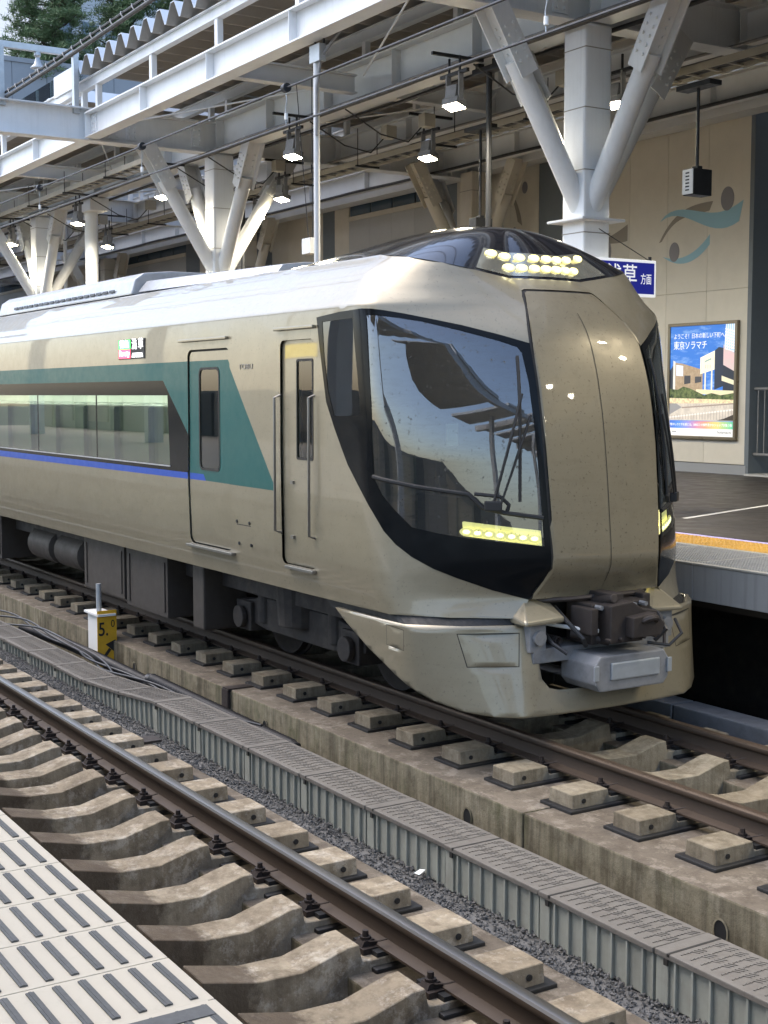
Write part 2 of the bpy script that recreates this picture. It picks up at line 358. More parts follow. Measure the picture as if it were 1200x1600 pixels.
# ---- gravel: loose stones joined into one mesh (stuff)
def gravel(name, n, fy, zf, x0, x1, rmin, rmax, label):
    base = [(1, 0, 0), (-1, 0, 0), (0, 1, 0), (0, -1, 0), (0, 0, 1), (0, 0, -1)]
    fs = [(0, 2, 4), (2, 1, 4), (1, 3, 4), (3, 0, 4), (2, 0, 5), (1, 2, 5), (3, 1, 5), (0, 3, 5)]
    V = []; F = []
    for i in range(n):
        t = random.random(); x = x0+(x1-x0)*t; y = fy(random.random()); r = random.uniform(rmin, rmax)
        rot = Matrix.Rotation(random.uniform(0, 6.28), 3, Vector((random.gauss(0, 1), random.gauss(0, 1), random.gauss(0, 1))).normalized())
        sc = Vector((random.uniform(.7, 1.3), random.uniform(.7, 1.2), random.uniform(.5, .9)))
        k = len(V); z = zf(y)+random.uniform(-.012, .012)
        for b in base:
            p = rot @ Vector([b[j]*sc[j]*r*random.uniform(.8, 1.15) for j in range(3)]); V.append((x+p.x, y+p.y, z+p.z))
        F += [tuple(k+j for j in f) for f in fs]
    me = bpy.data.meshes.new(name); me.from_pydata(V, [], F); me.materials.append(MT['gravel'])
    return link(name, me, None, label=label, cat='gravel', kind='stuff')
gravel('gravel', 17000, lambda u: 3.77+.39*u, lambda y: -.335+.02*math.sin(y*9), -15, -2.2, .007, .014, 'strip of loose grey gravel along foot of cable trough')
gravel('gravel', 5000, lambda u: NEAR_C-.33+.66*u, lambda y: -.56, -11, -2.5, .012, .024, 'dark grey gravel lying between the near sleepers')
structure(MB().box(-46, 60, 3.79, 4.2, -.74, -.36).build('ballast_bed', 'gravel'))
structure(MB().box(-46, 60, 4.2, 5.07, -.74, -.70).build('ballast_bed', 'gravel'))
structure(MB().box(-46, 2, NEAR_C-.34, NEAR_C+.34, -.73, -.575).build('ballast_bed', 'gravel'))
structure(MB().box(-46, 3, FAR_C-.34, FAR_C+.34, -.73, -.575).build('ballast_bed', 'deck'))
o = thing('paper_scrap', 'small crumpled white paper scrap on the gravel by trough', 'litter', (-6.18, 4.09, -.32))
MB().add([(-.03, -.02, 0), (.03, -.025, .008), (.028, .02, .03), (-.02, .03, .012), (0, 0, .028)], [(0, 1, 4), (1, 2, 4), (2, 3, 4), (3, 0, 4)]).build('paper_sheet', 'paper', o)

# ------------------------------------------------------------------ rails
def rail(yc, label, top):
    prof = [(-.0635, -.153), (.0635, -.153), (.0635, -.142), (.014, -.124), (.0075, -.10), (.0075, -.055), (.028, -.042), (.0325, -.036), (.0325, -.012), (.026, -.002), (.016, 0), (-.016, 0), (-.026, -.002), (-.0325, -.012), (-.0325, -.036), (-.028, -.042), (-.0075, -.055), (-.0075, -.10), (-.014, -.124), (-.0635, -.142)]
    r = thing('rail', label, 'rail', (0, yc, 0))
    MB().prism(prof, lambda a, b: (-46, a, b), lambda a, b: (60, a, b)).build('rail_section', 'rail', r, smooth=True)
    q = [(.0328, -.020), (.0262, -.0005), (.016, .0015), (-.016, .0015), (-.0262, -.0005), (-.0328, -.012)]
    MB().add([(-46, a, b) for a, b in q]+[(60, a, b) for a, b in q], [(i, i+1, len(q)+i+1, len(q)+i) for i in range(len(q)-1)]).build('running_surface', top, r, smooth=True)
rail(NEAR_C+G2, 'polished brown rail beside the cable trough on the near track', 'railtop')
rail(NEAR_C-G2, 'rail half hidden under the edge of the near platform', 'railtop')
rail(FAR_C-G2, 'dull brown rail of the train track, the one nearer the trough', 'railtop2')
rail(FAR_C+G2, 'dull brown rail of the train track, the one nearer the far platform', 'railtop2')

# ------------------------------------------------------------------ sleepers
def sleeper_proto(label, group, mat):
    root = thing('sleeper', label, 'sleeper', (0, 0, 0), group)
    top = [(-.985, -.118), (-.70, -.118), (-.685, -.175), (-.44, -.175), (-.388, -.173), (-.384, -.092), (-.13, -.150), (.09, -.156), (.315, -.096), (.372, -.094), (.388, -.173), (.44, -.175), (.685, -.175), (.70, -.118), (.985, -.118)]
    mb = MB(); n = len(top)
    # ends low, middle deep: cross-section wider at the foot
    vs = []
    for y, z in top:
        zb = -.285 if abs(y) > .40 else -.345
        wt, wb_ = (.112, .126) if abs(y) > .40 else (.104, .110)
        vs += [(-wt, y, z), (wt, y, z), (wb_, y, zb), (-wb_, y, zb)]
    fs = []
    for i in range(n-1):
        a, b = 4*i, 4*(i+1)
        fs += [(a, b, b+1, a+1), (a+1, b+1, b+2, a+2), (a+2, b+2, b+3, a+3), (a+3, b+3, b, a)]
    fs += [(0, 1, 2, 3), (4*n-4, 4*n-1, 4*n-2, 4*n-3)]
    link('sleeper_block', mb.add(vs, fs).mesh('sleeper_block', mat, bevel=.004, seg=1), root)
    for s in (-1, 1):
        ya, yb = sorted((s*1.03, s*.43))
        MB().box(-.155, .155, ya, yb, BED_Z-.03, BED_Z+.02).build('rubber_pad', 'rubber', root, bevel=.008)
        MB().box(-.105, .105, s*G2-.10, s*G2+.10, -.176, -.1535).build('rail_pad', 'rubber', root)
        MB().cyl((.117, s*.90, -.165), (.1235, s*.90, -.165), .015, n=12).build('lifting_hole', 'black', root)
        for t in (-1, 1):
            y = s*G2+t*.098
            c = MB(); c.box(-.055, .055, y-.045, y+.045, -.174, -.147); c.box(-.035, .035, y-.042 if t > 0 else y+.0, y if t > 0 else y+.042, -.15, -.128)
            c.prism([(-.05, -.150), (.05, -.150), (.035, -.118), (-.03, -.122)], lambda a, b, y=y: (-.03, y+a*.8, b), lambda a, b, y=y: (.03, y+a*.8, b))
            co = c.build('rail_clip', 'clip', root)
            b = MB().cyl((0, y, -.12), (0, y, -.108), .026, n=12).cyl((0, y, -.108), (0, y, -.082), .016, .014, n=6)
            b.tube([(.03, y-.0, -.125), (.075, y-t*.03, -.112), (.10, y-t*.055, -.10)], .004, 5)
            b.build('bolt', 'clip', co)
    return root
ORD = 'first second third fourth fifth sixth seventh eighth ninth tenth eleventh twelfth thirteenth fourteenth fifteenth sixteenth seventeenth eighteenth nineteenth twentieth'.split()
ORD += ['twenty-'+w for w in ORD[:9]]+['thirtieth']
def in_frame(p):
    m = cam.rotation_euler.to_matrix().transposed() @ (Vector(p)-cam.location)
    return m.z < 0 and abs(m.x/-m.z) < 600/2133 and abs(m.y/-m.z) < 800/2133
def lay(proto, yc, xs, probe, fmt):
    seen = [x for x in xs if any(in_frame((x, yc+d, -.12)) for d in (-.9, -.35, .0, .35, .9))]
    k0, k1 = xs.index(seen[0]), xs.index(seen[-1]); xs = xs[max(0, k0-3):k1+4]
    proto.location = (xs[0], yc, 0)
    os_ = [proto]+[copy_tree(proto, None, (x, yc, 0)) for x in xs[1:]]
    vis = [o for o in os_ if o.location.x in seen or any(abs(o.location.x-x) < 1e-4 for x in seen)]
    for o in os_: o['label'] = proto['label']+', outside the frame'
    for k, o in enumerate(sorted(vis, key=lambda o: -o.location.x)):
        if k < len(ORD): o['label'] = fmt % ORD[k]
xs = [-4.62+.53*k for k in range(5, -1, -1)]
x = -4.62
while x > -30:
    x -= .53 if x > -7.9 else .43; xs.append(x)
lay(sleeper_proto('brown-stained concrete sleeper of the near track', 'sleepers of the near track', 'sleeper'), NEAR_C, [x for x in xs if x < -2.6], .35, 'brown-stained concrete sleeper of the near track, %s from the bottom edge')
xs = [-5.28-.6*k+.6*3 for k in range(0, 36)]
lay(sleeper_proto('grey concrete sleeper of the train track', 'sleepers of the train track', 'sleeper2'), FAR_C, xs, -.85, 'grey concrete sleeper of the train track, %s from the right edge')

# ------------------------------------------------------------------ cable trough
def trough_section(L):
    root = thing('cable_trough', '', 'cable trough')
    Wd = .31; ht = .25
    body = MB().box(0, L-.012, .012, .03, -ht, -.028).box(0, L-.012, Wd-.03, Wd-.012, -ht, -.028).box(0, L-.012, .03, Wd-.03, -ht, -ht+.02)
    body.box(0, .075, 0, .012, -ht, -.03).box(L-.03, L-.014, .002, .012, -ht, -.03)
    body.build('trough_wall', 'trough', root, bevel=.003)
    ribs = [.115+(L-.2)*k/6 for k in range(7)]
    rm = MB().box(0, .012, -.006, .012, -ht, -.03).mesh('rib', 'trough', bevel=.002)
    for r in ribs: link('rib', rm, root, (r, 0, 0))
    ld = MB(); ld.box(.0, L-.006, -.012, Wd+.006, -.028, 0)
    lo = ld.build('lid', 'lid', root, bevel=.005)
    MB().box(.078, .092, -.014, Wd+.004, -.012, .0015).box(.06, .085, -.0155, -.008, -.055, -.026).build('lid_joint', 'seam', lo)
    tr = MB(); nx = 12
    for i in range(nx):
        x = .125+(L-.17)*i/(nx-1)
        for j in range(12):
            y = .025+.262*(j+.5)/12; band = (j//3) % 2
            d = Vector((1, .55, 0)).normalized() if band else Vector((.35, -1, 0)).normalized()
            p = Vector((x+(.012 if band else 0), y, .0015)); e = Z1.cross(d)
            tr.obox(p, d, e, Z1, .021 if band else .012, .0038, .0022)
    tr.build('tread_ribs', 'lid', lo, kind='stuff')
    return root
# the trough drops behind X = -10.4
L = .825
tp = trough_section(L); xj = -4.34+3*L
first = True; k = 0
secs = []
x = xj
while x > -16.5:
    x0 = x-L
    def zt(xx): return -.10 if xx > -10.3 else (-.10-.12*min(1, (-10.3-xx)/1.1))
    z0, z1 = zt(x0), zt(x)
    o = tp if first else copy_tree(tp)
    o.location = (x0, 4.13, z0); o.rotation_euler = (0, -math.atan2(z1-z0, L), R(random.uniform(-.5, .5)))
    secs.append(o); first = False; x = x0
vsec = [o for o in secs if in_frame((o.location.x+.4, 4.25, -.1))]
for i, o in enumerate(secs):
    xc = o.location.x
    o['group'] = 'cable trough sections'
    o['label'] = ('low grey cable trough section near the marker' if xc < -12 else
                  'tilted grey cable trough section' if xc < -10.3 else
                  'grey ribbed cable trough section in the raised run')
    if o in vsec: o['label'] += ', %s from the right edge' % ORD[vsec.index(o)]
# corrugated black pipe and loose cables behind the trough
def wavy(x0, x1, f, n=120): return [f(x0+(x1-x0)*i/n) for i in range(n+1)]
o = thing('corrugated_pipe', 'black corrugated cable pipe between trough and concrete bed', 'pipe', (0, 0, 0))
pts = wavy(-16, -3, lambda x: (x, 4.86+.05*math.sin(x*1.1)+.04*math.sin(x*.45), -.40+(.05*math.sin(x*.9+1) if x < -8 else 0)+(0.05 if -12 < x < -9.2 else 0)), 520)
MB().tube(pts, [.052+.007*(1 if i % 2 else -1) for i in range(len(pts))], 10).build('pipe_hose', 'cable', o, smooth=True)
for j, lab in enumerate(('thin grey cable sagging beside the trough under yellow marker', 'second thin cable looped behind the lower trough', 'dark thin cable running along foot of concrete bed')):
    pts = wavy(-17, -9.6, lambda x, j=j: (x, 4.50+.1*j+.10*math.sin(x*1.3+j)+.05*math.sin(x*2.9+2*j), -.20-.05*j+.05*math.sin(x*1.7+j*2)), 90)
    c = MB().tube(pts, .011, 7).build('cable', 'cable', None, smooth=True); tag(c, lab, 'cable')
# distance marker box on the bed edge
o = thing('marker_post', 'white box with yellow 5.0 gradient plate and pipe by train track', 'marker', (-13.6, 4.93, 0))
MB().box(-.26, .10, .0, .14, -.44, .04).build('box_body', 'white', o, bevel=.008)
MB().box(-.29, .13, -.03, .17, .04, .065).build('box_lid', 'white', o, bevel=.004)
MB().box(-.27, .102, -.012, .15, -.46, -.44).build('box_foot', 'white', o, bevel=.004)
MB().cyl((-.08, .06, .065), (-.08, .06, .36), .028, n=12).build('pipe', 'galv', o, smooth=True)
pl = MB().box(.104, .112, -.03, .18, -.49, .10).build('marker_plate', 'signyellow', o)
text('marker_digits', '5.', .20, (.1145, -.022, -.10), (R(90), 0, R(90)), 'black', pl, fitw=.10, thick=.002)
text('marker_digits', '0', .11, (.1145, .115, -.045), (R(90), 0, R(90)), 'black', pl, fitw=.04)
ar = MB(); n_ = .114
def arp(a, b): return (n_, a, b)
ar.quad(arp(-.01, -.43), arp(.018, -.445), arp(.12, -.315), arp(.092, -.295)); ar.quad(arp(.055, -.255), arp(.15, -.34), arp(.165, -.21))
ar.build('marker_arrow', 'black', pl)
# rust angle across the bed joint and small rusty plates
tag(MB().box(-10.78, -10.66, 5.05, 5.55, BED_Z-.02, BED_Z+.012).box(-10.78, -10.66, 5.04, 5.065, -.5, BED_Z).build('rust_angle', 'coupler'), 'rusty steel angle over the joint in the concrete bed', 'angle')
tag(MB().box(-9.47, -9.30, 3.60, 3.86, BED_Z+.003, BED_Z+.02).build('rust_plate', 'coupler'), 'rusty flat plate across the near bed beside sleepers', 'plate')

# ------------------------------------------------------------------ near platform
npf = structure(MB().box(-60, 70, -9, 1.225, .80, .985).box(-60, 70, -9, .55, -.72, .80).build('near_platform', 'edge'))
TL = .2635
tile_m = MB().box(0, TL-.003, 0, .70, .985, 1.0).mesh('tile', 'tile', bevel=.0025)
strip_m = MB().box(0, .222, -.0095, .0095, 0, .0035).box(0, .222, -.0032, .0032, .0033, .0046).mesh('grip_strip', 'strip')
for k in range(-3, 10):
    t = link('tile', tile_m, npf, (-2.691-TL*(k+1), .535, 0))
    for j in range(10): link('grip_strip', strip_m, t, (.021, .70-.041-.0605*j, 1.0005))
structure(MB().box(-60, 70, -9, .533, .985, .998).build('platform_paving', 'tile'))
structure(MB().box(-40, -2.691-TL*10-.001, .535, 1.235, .985, .999).build('platform_paving', 'tile'))
# dark band plate at the end of the strip field
bp_ = link('tile', MB().box(-2.688, -2.44, .55, 1.215, 1.0008, 1.0035).mesh('tile', 'tile'), npf)
MB().box(-2.665, -2.612, .55, 1.2, 1.0036, 1.0065).build('grip_strip', 'strip', bp_)

# ------------------------------------------------------------------ far platform
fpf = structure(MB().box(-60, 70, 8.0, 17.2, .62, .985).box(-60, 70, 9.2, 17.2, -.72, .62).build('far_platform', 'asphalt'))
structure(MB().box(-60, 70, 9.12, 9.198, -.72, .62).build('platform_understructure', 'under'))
structure(MB().box(-60, 70, 9.55, 17.2, .985, .998).build('platform_floor', 'asphalt'))
# coping: slabs with face, each a piece
cop_m = MB().box(0, .895, 7.84, 8.85, .985, 1.0).mesh('coping_slab', 'coping', bevel=.003)
face_m = MB().box(0, .895, 7.845, 7.998, .70, .983).mesh('coping_face', 'coppanel', bevel=.004)
dot = MB()
for i in range(30):
    for j in range(26):
        dot.box(.02+.029*i, .02+.029*i+.017, 7.90+.034*j, 7.90+.034*j+.018, 1.0002, 1.0035)
dot_m = dot.mesh('grip_dots', 'coppanel')
for k in range(40):
    x = -34+.9*k
    if x > 2: break
    c = link('coping_slab', cop_m, fpf, (x, 0, 0)); link('coping_face', face_m, fpf, (x, 0, 0))
    if x > -14: link('grip_dots', dot_m, c, kind='stuff')
tac = MB().box(0, .266, 0, .266, .985, 1.0)
for i in range(5):
    for j in range(5): tac.cyl((.033+.05*i, .033+.05*j, 1.0), (.033+.05*i, .033+.05*j, 1.005), .015, .011, n=8)
tac_m = tac.mesh('tactile_tile', 'yellow')
for k in range(45):
    for r in (0, 1): link('tactile_tile', tac_m, fpf, (-13-.27*3+.27*k, 8.86+.27*r, 0))
structure(MB().box(-60, -13.9, 8.85, 9.4, .985, .999).build('tactile_strip', 'yellow'))
structure(MB().box(-60, 70, 9.405, 9.5, .985, .9995).build('platform_line', 'lilac'))
structure(MB().add([(-10.86, 10.6, 1.002), (-10.78, 10.6, 1.002), (-11.95, 13.9, 1.002), (-12.03, 13.9, 1.002)], [(0, 1, 2, 3)]).build('platform_line', 'whitep'))
# low duct boxes in the dark under the platform edge
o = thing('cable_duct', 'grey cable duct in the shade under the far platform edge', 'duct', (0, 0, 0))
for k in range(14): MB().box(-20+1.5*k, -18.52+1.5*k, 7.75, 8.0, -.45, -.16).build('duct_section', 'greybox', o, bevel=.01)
# ------------------------------------------------------------------ station wall behind the far platform
wall = thing('station_wall', 'long beige and blue-grey panelled station wall behind far platform', 'wall', (0, 0, 0))
WY = 17.2
MB().box(-62, -16.15, WY+.06, WY+.4, .3, 7.6).build('wall_core', 'seamlight', wall)
MB().box(-62, 70, WY+1.3, WY+1.6, .3, 9.5).build('recess_wall', 'wallgrey', wall)
spans = [(-19.1, -16.15, 'wallbeige'), (-20.9, -19.1, 'wallbeige'), (-21.02, -20.92, 'buildglass'), (-21.76, -21.02, 'wallgrey'), (-24.6, -21.76, 'wallbeige'), (-25.3, -24.6, 'wallgrey'),
         (-29.2, -25.3, 'wallpale'), (-29.9, -29.2, 'wallbeige'), (-30.5, -29.9, 'wallgrey'), (-33.3, -30.5, 'wallbeige'), (-34.2, -33.3, 'wallgrey'), (-38, -34.2, 'wallbeige'), (-39, -38, 'wallgrey'), (-44, -39, 'wallpale'), (-45, -44, 'wallgrey'), (-52, -45, 'wallbeige'), (-62, -52, 'wallpale')]
for x0, x1, m in spans:
    n = max(1, round((x1-x0)/1.0))
    for i in range(n):
        a = x0+(x1-x0)*i/n; b = x0+(x1-x0)*(i+1)/n
        zs = [1.17, 4.11, 7.15] if m != 'wallpale' else [1.17, 3.9, 6.55]
        for z0, z1 in zip(zs[:-1], zs[1:]):
            MB().box(a+.003, b-.003, WY, WY+.05, z0+.003, z1-.003).build('wall_panel', m, wall)
        if m == 'wallpale': MB().box(a+.03, b-.03, WY+.02, WY+.05, 6.68, 7.1).build('clerestory_pane', 'buildglass', wall)
    if m == 'wallpale': MB().box(x0, x1, WY-.03, WY+.04, 6.55, 6.66).build('window_sill', 'wallbeige', wall)
MB().box(-62, -16.15, WY-.012, WY+.05, .99, 1.16).build('skirting', 'skirting', wall)
MB().box(-62, -16.16, WY-.25, WY+.3, 7.16, 7.34).build('wall_cornice', 'wallpale', wall)
MB().box(-16.19, -16.10, WY-.004, WY+1.3, .99, 7.15).build('wall_return', 'wallgrey', wall)
MB().box(-16.12, -9, WY+.85, WY+1.29, 4.26, 4.55).build('lintel_beam', 'wallpale', wall)
MB().box(-16.1, 12, WY-.1, WY+1.3, .99, 1.03).build('recess_kerb', 'wallpale', wall)
# murals: flat painted shapes on the wall
def bez(p, n=14):
    out = []
    for i in range(n+1):
        t = i/n; a = [Vector(q) for q in p]
        while len(a) > 1: a = [a[k].lerp(a[k+1], t) for k in range(len(a)-1)]
        out.append(tuple(a[0]))
    return out
def mural(name, poly, mat, dy=.003):
    MB().prism(poly, lambda a, b: (a, WY-dy, b), lambda a, b: (a, WY-.0005, b)).build(name, mat, wall)
def disc(cx, cz, rx, rz, tilt=0): return [(cx+rx*math.cos(t)*math.cos(tilt)-rz*math.sin(t)*math.sin(tilt), cz+rx*math.cos(t)*math.sin(tilt)+rz*math.sin(t)*math.cos(tilt)) for t in [2*math.pi*k/24 for k in range(24)]]
mural('mural_wave', bez([(-18.30, 5.40), (-17.9, 5.82), (-17.2, 5.36), (-16.9, 5.30), (-16.33, 5.56)])+bez([(-16.42, 5.22), (-16.9, 5.0), (-17.3, 5.2), (-17.8, 5.66), (-18.30, 5.40)]), 'mural_teal')
mural('mural_swimmer_head', disc(-16.69, 5.62, .15, .20), 'mural_grey', .006)
mural('mural_shadow_wave', bez([(-18.32, 5.03), (-17.95, 5.6), (-17.5, 5.62), (-17.02, 5.62)])+bez([(-17.1, 5.47), (-17.6, 5.40), (-17.9, 5.5), (-18.25, 5.05)]), 'mural_brown', .002)
mural('mural_dot', disc(-17.3, 6.08, .085, .10), 'mural_grey')
mural('mural_wave', bez([(-18.22, 4.78), (-17.7, 4.62), (-17.35, 4.82), (-17.08, 5.07)])+bez([(-17.08, 4.90), (-17.4, 4.60), (-17.8, 4.52), (-18.22, 4.78)]), 'mural_teal')
mural('mural_swimmer_head', disc(-17.93, 4.84, .125, .17), 'mural_grey', .006)
mural('mural_shadow_wave', bez([(-22.72, 6.55), (-22.5, 6.3), (-22.35, 6.05), (-22.3, 5.75)])+bez([(-22.45, 5.85), (-22.5, 6.1), (-22.65, 6.35), (-22.72, 6.55)]), 'mural_brown')
mural('mural_dot', disc(-22.22, 6.5, .09, .12), 'mural_grey')
mural('mural_swimmer_head', disc(-22.55, 5.45, .11, .3), 'mural_grey')
mural('mural_swimmer_head', disc(-19.75, 5.0, .16, .26), 'mural_grey')
mural('mural_shadow_wave', bez([(-20.0, 5.2), (-19.7, 5.25), (-19.5, 5.3), (-19.15, 5.45)])+bez([(-19.15, 5.15), (-19.5, 5.1), (-20.0, 5.2)], 8), 'mural_brown', .002)
# railing in the recess
rl = thing('railing', 'grey barred railing at the wall recess beside the poster', 'railing', (0, 0, 0))
MB().cyl((-16.08, WY+.1, 2.44), (-11, WY+.1, 2.44), .025, n=10).build('top_rail', 'greybox', rl, smooth=True)
MB().cyl((-16.08, WY+.1, 1.35), (-11, WY+.1, 1.35), .025, n=10).build('bottom_rail', 'greybox', rl, smooth=True)
pm = MB().cyl((0, WY+.1, 1.35), (0, WY+.1, 2.44), .012, n=8).mesh('bar', 'greybox', True)
for k in range(36): link('bar', pm, rl, (-16.0+.14*k, 0, 0))
# ------------------------------------------------------------------ lit poster
PX0, PX1, PZ0, PZ1 = -17.93, -16.40, 1.63, 3.53
po = thing('poster', 'lit advertising poster in bronze frame with blue sky and buildings', 'poster', (0, 0, 0))
fr = MB(); e = .055; y0, y1 = WY-.07, WY-.001
fr.box(PX0-e, PX1+e, y0, y1, PZ1, PZ1+e).box(PX0-e, PX1+e, y0, y1, PZ0-e, PZ0).box(PX0-e, PX0, y0, y1, PZ0, PZ1).box(PX1, PX1+e, y0, y1, PZ0, PZ1)
fr.build('poster_frame', 'frame', po, bevel=.006)
PW, PH = PX1-PX0, PZ1-PZ0
def pmat(name, col, g=.16): MT[name] = flat(name, col, .4, g); return name
def P(u, v, k=0): return (PX0+PW*u, WY-.05-.0008*k, PZ0+PH*v)
def pp(name, pts, col, k, g=.16):
    nm = 'print_%s_%d' % (name, len(bpy.data.materials)); pmat(nm, col, g)
    MB().quad(*[P(u, v, k) for u, v in pts]).build(name, nm, po)
# printed sky with a smooth blue and cloud streaks
m, nt, b, o_ = nt_new('print_sky'); v = coords(nt, (1, 1, 3.5), rnd=False)
c = mixc(nt, ramp(nt, noise(nt, v, 2.4, 6, .65), .5, .85), (.035, .17, .58), (.45, .66, .88)); nt.links.new(c, b.inputs['Base Color']); nt.links.new(c, b.inputs['Emission Color']); b.inputs['Emission Strength'].default_value = .2; MT['print_sky'] = m
def pnoise(name, c0, c1, sc, lo=.4, hi=.6, g=.16):
    m, nt, b, o_ = nt_new(name); c = mixc(nt, ramp(nt, noise(nt, coords(nt, (1, 1, 1), rnd=False), sc, 9, .8), lo, hi), c0, c1)
    nt.links.new(c, b.inputs['Base Color']); nt.links.new(c, b.inputs['Emission Color']); b.inputs['Emission Strength'].default_value = g; MT[name] = m
pnoise('print_trees', (.012, .03, .012), (.16, .2, .07), 9)
pnoise('print_brick', (.30, .20, .12), (.52, .40, .27), 14, .3, .7)
pnoise('print_crowd', (.5, .3, .22), (.95, .85, .5), 22, .35, .6)
pnoise('print_plaza', (.48, .42, .36), (.75, .68, .58), 6, .3, .7)
pnoise('print_pink', (.75, .48, .5), (.6, .55, .5), 5, .3, .7)
MB().quad(P(0, 0, 0), P(1, 0, 0), P(1, 1, 0), P(0, 1, 0)).build('poster_sky', 'print_sky', po)
def ppm(name, pts, mat, k): MB().quad(*[P(u, v, k) for u, v in pts]).build(name, mat, po)
ppm('printed_plaza', [(0, .14), (1, .14), (1, .36), (0, .36)], 'print_plaza', 1)
pp('printed_building', [(0, .30), (.08, .33), (.08, .67), (0, .60)], (.03, .035, .05), 1)
ppm('printed_building', [(.08, .30), (.52, .36), (.52, .60), (.20, .66), (.08, .67)], 'print_brick', 1)
pp('printed_column', [(.05, .30), (.085, .30), (.085, .68), (.05, .69)], (.72, .70, .66), 2)
pp('printed_window', [(.10, .55), (.21, .545), (.21, .64), (.10, .65)], (.75, .8, .95), 2)
pp('printed_window', [(.23, .47), (.33, .48), (.33, .55), (.23, .55)], (.05, .05, .06), 2)
pp('printed_window', [(.40, .48), (.50, .49), (.50, .54), (.40, .54)], (.06, .06, .07), 2)
pp('printed_building', [(.70, .42), (.83, .45), (.83, .79), (.76, .80), (.70, .77)], (.02, .03, .055), 2)
pp('printed_building', [(.48, .56), (.70, .60), (.70, .77), (.48, .71)], (.95, .90, .66), 3)
for k in range(3): pp('printed_sign', [(.56+.035*k, .61), (.568+.035*k, .612), (.568+.035*k, .645), (.56+.035*k, .643)], (.35, .36, .32), 4)
pp('printed_sign', [(.55, .665), (.65, .69), (.65, .705), (.55, .68)], (.3, .42, .38), 4)
pp('printed_column', [(.55, .38), (.57, .38), (.57, .58), (.55, .58)], (.85, .80, .58), 4)
pp('printed_column', [(.65, .36), (.67, .36), (.67, .60), (.65, .60)], (.85, .80, .58), 4)
pp('printed_building', [(.83, .40), (1, .36), (1, .58), (.83, .64)], (.02, .028, .045), 2)
ppm('printed_building', [(.83, .64), (1, .58), (1, .76), (.83, .82)], 'print_pink', 3)
pp('printed_balcony', [(.81, .50), (1, .46), (1, .50), (.81, .545)], (.80, .72, .5), 4)
pp('printed_balcony', [(.42, .385), (1, .36), (1, .41), (.42, .425)], (.78, .68, .45), 4)
ppm('printed_trees', [(0, .31), (1, .31), (1, .39), (.8, .37), (.66, .39), (.55, .37), (.34, .43), (.22, .45), (.13, .42), (0, .43)], 'print_trees', 5)
ppm('printed_crowd', [(0, .295), (1, .30), (1, .33), (0, .345)], 'print_crowd', 6)
pp('printed_tower', [(.84, .80), (1, .74), (1, 1), (.86, 1)], (.42, .62, .85), 3)
for k in range(5):
    u = .855+.03*k; pp('printed_lattice', [(u, .78), (u+.01, .78), (u+.014, 1), (u+.004, 1)], (.9, .92, .95), 4)
for k in range(9):
    vv = .78+.025*k
    if vv < .97: pp('printed_lattice', [(.85, vv), (1, vv-.03), (1, vv-.022), (.85, vv+.008)], (.88, .9, .93), 4)
pp('printed_stairs', [(0, .19), (.20, .26), (0, .335)], (.30, .29, .29), 4)
pp('printed_stairs', [(.20, .25), (1, .29), (1, .302), (.20, .262)], (.34, .27, .22), 4)
pp('printed_stairs', [(0, .16), (1, .235), (1, .25), (0, .172)], (.80, .74, .68), 4)
for k in range(22): pp('printed_railing', [(.04+.044*k, .15), (.046+.044*k, .15), (.046+.044*k, .185+.0028*k), (.04+.044*k, .185+.0028*k)], (.34, .28, .25), 5)
for k in range(16): pp('printed_railing', [(.25+.046*k, .255), (.254+.046*k, .255), (.254+.046*k, .292), (.25+.046*k, .292)], (.4, .33, .28), 5)
pp('printed_shadow', [(.75, .145), (1, .145), (1, .20), (.85, .16)], (.05, .04, .03), 6)
bands = [(.06, .16, .62), (.10, .28, .72), (.30, .30, .68), (.62, .28, .42), (.85, .35, .22), (.88, .60, .20), (.45, .62, .25), (.15, .58, .35)]
NB = 28
for k in range(NB):
    t = k/(NB-1)*7; i = min(int(t), 6); cl = tuple(bands[i][j]+(bands[i+1][j]-bands[i][j])*(t-i) for j in range(3))
    pp('printed_band', [(k/NB, .068), ((k+1)/NB, .068), ((k+1)/NB, .135), (k/NB, .135)], cl, 6)
pp('printed_margin', [(0, 0), (1, 0), (1, .068), (0, .068)], (.86, .85, .83), 6)
RX = (R(90), 0, 0)
text('poster_lettering', 'ようこそ！日本の新しい下町へ。', .10, P(.055, .905, 8), RX, 'signwhite', po, fitw=PW*.80)
text('poster_lettering', '東京ソラマチ', .155, P(.055, .82, 8), RX, 'signwhite', po, fitw=PW*.52, thick=.0006)
text('poster_lettering', '懐かしさと今を感じる。300以上の個性豊かなショップが集う街', .052, P(.02, .101, 8), RX, 'signwhite', po, fitw=PW*.96)
pp('printed_mark', [(.05, .03), (.12, .03), (.12, .042), (.05, .042)], (.35, .35, .36), 7)
text('poster_lettering', 'Solamachi', .055, P(.76, .038, 8), RX, 'mural_grey', po, fitw=PW*.21)

